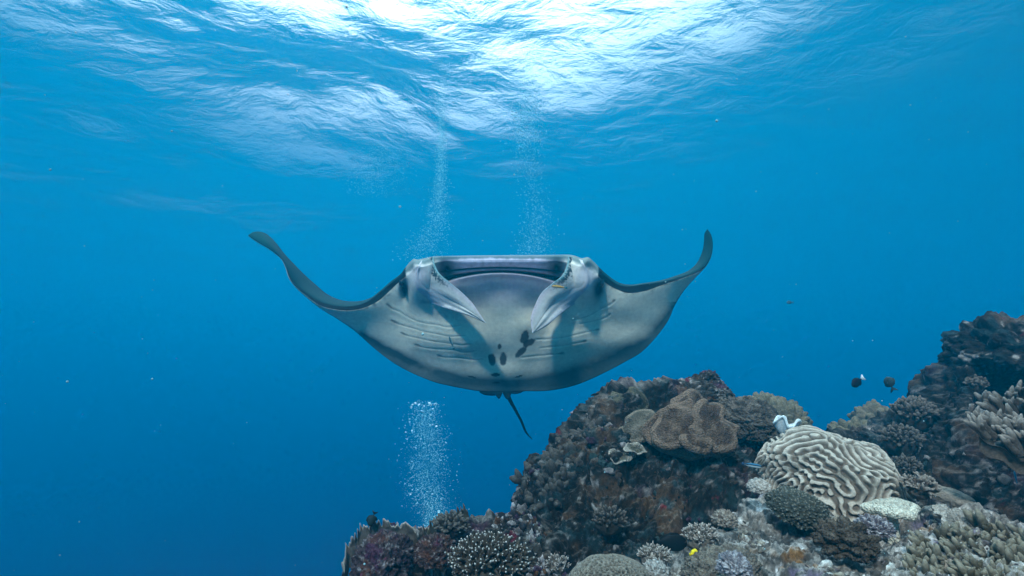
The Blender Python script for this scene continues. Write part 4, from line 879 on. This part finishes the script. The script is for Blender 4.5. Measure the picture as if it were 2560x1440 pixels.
fish('cleaner_wrasse', 'slim striped cleaner wrasse at the left edge of the brain coral', 'fish', 1880, 1163, 2.1, 52, .17, .12, PI*0, -.16, 0, wrasse((.03, .14, .24), (.008, .012, .025), (.5, .6, .62), (.02, .06, .12)), .14, .1, .12, prof=slim, eye=False)
fish('cleaner_wrasse', 'yellow brown cleaner wrasse on the right head fin of the manta', 'fish', 1399, 717, 3.68, 40, .16, .12, PI, .10, 0, wrasse((.50, .26, .03), (.40, .20, .03), (.30, .22, .10), (.03, .14, .17)), .20, .1, .10, bend=-.3, prof=slim, eye=False)
fish('cleaner_wrasse', 'small dark blue cleaner wrasse hanging below the gills on the manta belly', 'fish', 1129, 857, 3.92, 34, .18, .13, PI*0, 1.95, 0, wrasse((.02, .10, .14), (.015, .05, .07), (.10, .20, .22), (.04, .12, .14)), .26, .1, .08, prof=slim, eye=False)
fish('small_fish', 'slim blue fish hanging in the shade under the right wall', 'fish', 2539, 1193, 2.5, 30, .2, .12, PI/2, 1.45, 0, plain((.02, .16, .26)), .2, .3, .1, prof=slim, eye=False)
def boxf(V, Z):
    k = np.ones((len(V), 3))*np.array([.80, .60, .02]); m = (np.sin(V[:, 0]*27)*np.sin(V[:, 2]*30+1) > .55) & (Z == 0); k[m] = (.03, .02, .01); return k
fish('boxfish', 'tiny yellow boxfish with black spots between two pale bushy corals', 'fish', 1733, 1383, 1.75, 26, .62, .5, .5, .3, 0, boxf, .2, .2, .1, prof=[(0,.35),(.06,.7),(.2,.95),(.5,1),(.75,.9),(.9,.4),(1,.25)], eye=False)
# ================================================================= BUBBLES
bub = bpy.data.materials.new('air_bubble'); bub.use_nodes = True; t = bub.node_tree; t.nodes.clear(); o_ = t.nodes.new('ShaderNodeOutputMaterial')
lw = t.nodes.new('ShaderNodeLayerWeight'); lw.inputs['Blend'].default_value = .45; ge = t.nodes.new('ShaderNodeNewGeometry'); sp = t.nodes.new('ShaderNodeSeparateXYZ'); t.links.new(ge.outputs['Normal'], sp.inputs[0])
up_ = t.nodes.new('ShaderNodeMapRange'); up_.inputs['From Min'].default_value = .1; up_.inputs['From Max'].default_value = .9; t.links.new(sp.outputs['Z'], up_.inputs['Value'])  # upper side turned solid to paint a highlight on top
mxx = t.nodes.new('ShaderNodeMath'); mxx.operation = 'MAXIMUM'; mxx.use_clamp = True; t.links.new(lw.outputs['Facing'], mxx.inputs[0]); t.links.new(up_.outputs[0], mxx.inputs[1])
ad = t.nodes.new('ShaderNodeMixShader'); df = t.nodes.new('ShaderNodeBsdfDiffuse'); df.inputs[0].default_value = (.30, .80, .92, 1); gg = t.nodes.new('ShaderNodeBsdfGlossy'); gg.inputs['Roughness'].default_value = .15
ad.inputs[0].default_value = .35; t.links.new(df.outputs[0], ad.inputs[1]); t.links.new(gg.outputs[0], ad.inputs[2])
tt2 = t.nodes.new('ShaderNodeBsdfTransparent'); ms = t.nodes.new('ShaderNodeMixShader'); t.links.new(mxx.outputs[0], ms.inputs[0]); t.links.new(tt2.outputs[0], ms.inputs[1]); t.links.new(ad.outputs[0], ms.inputs[2]); t.links.new(ms.outputs[0], o_.inputs['Surface'])
tiny_m, t, b = mat('fine_bubbles', .3, .5); b.inputs['Base Color'].default_value = (.30, .85, .92, 1)
b_ = bmesh.new(); bmesh.ops.create_icosphere(b_, subdivisions=1, radius=1.0); ICO = np.array([v.co[:] for v in b_.verts]); ICOF = np.array([[v.index for v in f.verts] for f in b_.faces]); b_.free()
def swarm(name, label, P, R, m, kind='stuff', sq=.8):
    n = len(P); V = P[:, None]+ICO[None]*R[:, None, None]*np.array([1, 1, sq]); F = (ICOF[None]+(np.arange(n)*len(ICO))[:, None, None]).reshape(-1, 3)
    return tag(link_mesh(name, V.reshape(-1, 3), F, m), label, kind=kind)
rs = np.random.RandomState(21)
def column(path, n, d, dj, rlo, rhi, pw=2.2):
    # path: (y, x, half-width, density)
    P_ = np.array(path, float); yy = np.linspace(P_[:, 0].min(), P_[:, 0].max(), 400); w = np.interp(yy, P_[:, 0], P_[:, 3]); w /= w.sum(); y = rs.choice(yy, n, p=w)+rs.randn(n)*3
    x = np.interp(y, P_[:, 0], P_[:, 1])+rs.randn(n)*np.interp(y, P_[:, 0], P_[:, 2])*.5; dd_ = d+rs.randn(n)*dj; R = (rlo+(rhi-rlo)*rs.rand(n)**pw)
    return at_np(x, y, dd_), R
P_, R_ = column([(1003,1063,40,.5),(1040,1063,44,1.0),(1100,1068,50,1.1),(1180,1070,56,1.3),(1240,1075,62,1.0),(1290,1085,45,.8),(1330,1080,28,1.2)], 9000, 6.0, .15, .0017, .0070, 7)
swarm('fine_bubbles', 'dense stream of fine bubbles rising left of the reef below the manta', P_, R_, tiny_m)
P_, R_ = column([(150,1112,26,.15),(270,1104,16,.6),(330,1104,16,.9),(420,1103,16,1.0),(500,1098,24,1.2),(560,1092,38,1.0),(610,1062,60,1.3),(650,1050,66,1.0)], 7000, 6.6, .2, .0017, .0058, 6)
swarm('fine_bubbles', 'fine bubbles rising above the left shoulder of the manta', P_, R_, tiny_m)
P_, R_ = column([(60,1320,40,.12),(225,1318,36,.7),(270,1318,38,1.2),(330,1315,40,1.4),(400,1318,40,.8),(480,1338,40,.7),(560,1345,42,1.1),(640,1332,55,1.5)], 6500, 6.4, .2, .0017, .0068, 6)
swarm('fine_bubbles', 'fine bubbles rising above the right half of the manta mouth', P_, R_, tiny_m)
P_, R_ = column([(365,950,60,.5),(400,948,70,1.0),(450,940,85,1.0),(490,925,80,.5)], 2200, 9.0, .3, .0025, .006, 5)
swarm('fine_bubbles', 'faint distant cloud of bubbles under the bright surface, upper left of the manta', P_, R_, tiny_m)
n_ = 520; P_ = at_np(rs.rand(n_)*2560, rs.rand(n_)*1440, 1.2+rs.rand(n_)*4.5); R_ = .0009+.0028*rs.rand(n_)**4
part_m, t, b = mat('plankton', .9, .1); b.inputs['Base Color'].default_value = (.30, .48, .50, 1)
swarm('drifting_particles', 'tiny specks drifting in the open water', P_, R_, part_m, sq=1)
b_ = bmesh.new(); bmesh.ops.create_uvsphere(b_, u_segments=14, v_segments=9, radius=1.0)
for v in b_.verts:
    v.co.z = v.co.z*(.60 if v.co.z > 0 else .35)
bme = bpy.data.meshes.new('air_bubble'); b_.to_mesh(bme); b_.free(); bme.materials.append(bub)
for p_ in bme.polygons: p_.use_smooth = True
def bubbles(pts, d, label, group):
    for (x, y, r) in pts:
        o = bpy.data.objects.new('air_bubble', bme); COL.objects.link(o); dd_ = d+rs.randn()*.08; o.location = at(x, y, dd_); k = r*dd_/FPX; o.scale = (k, k, k*(.8+.4*rs.rand())); o.rotation_euler = (rs.randn()*.2, rs.randn()*.25, rs.rand()*6)
        tag(o, label, 'bubble', group)
A_ = [(1031,1013,4.5),(1039,1009,4.5),(1047,1012,3),(1074,1008,5),(1089,1011,5.5),(1072,1014,4),(1082,1024,4.5),(1056,1030,5.5),(1060,1015,3),(1028,1018,3.5),(1076,1037,3.5),(1091,1066,4),(1024,1048,3),(1024,1055,2.8),(1074,1046,3),(1081,1062,3),(1014,1081,3),(1030,1077,2.6),(1044,1089,3),(1052,1098,2.5),(1048,1140,3),(1030,1155,3),(1103,1125,2.6),(1102,1151,2.5),(1081,1236,4),(1103,1250,4),(1097,1279,4),(1005,1266,2.5),(1026,1236,2.5),(1040,1121,2.5),(1115,1107,2.5),(1018,1098,2.4)]
bubbles(A_, 6.0, 'bright rising air bubble in the stream left of the reef, below the manta', 'larger bubbles in the stream below the manta')
C_ = [(1283,287,5.5),(1289,293,4),(1281,278,4),(1291,281,3.5),(1347,264,5),(1342,267,3.5),(1351,266,3.5),(1300,324,5),(1306,328,4),(1296,329,3.5),(1303,370,5),(1297,374,3.5),(1309,372,3),(1307,336,3.5),(1297,358,3),(1325,240,3.2),(1317,243,3),(1312,239,3),(1331,320,2.6),(1336,352,2.6),(1351,353,2.6),(1345,377,2.6),(1320,345,2.5),(1290,308,2.6),(1268,322,2.6),(1329,300,2.4),(1340,330,2.5),(1285,300,2.6)]
bubbles(C_, 6.4, 'bright air bubble rising toward the surface above the manta mouth', 'larger bubbles rising above the manta')
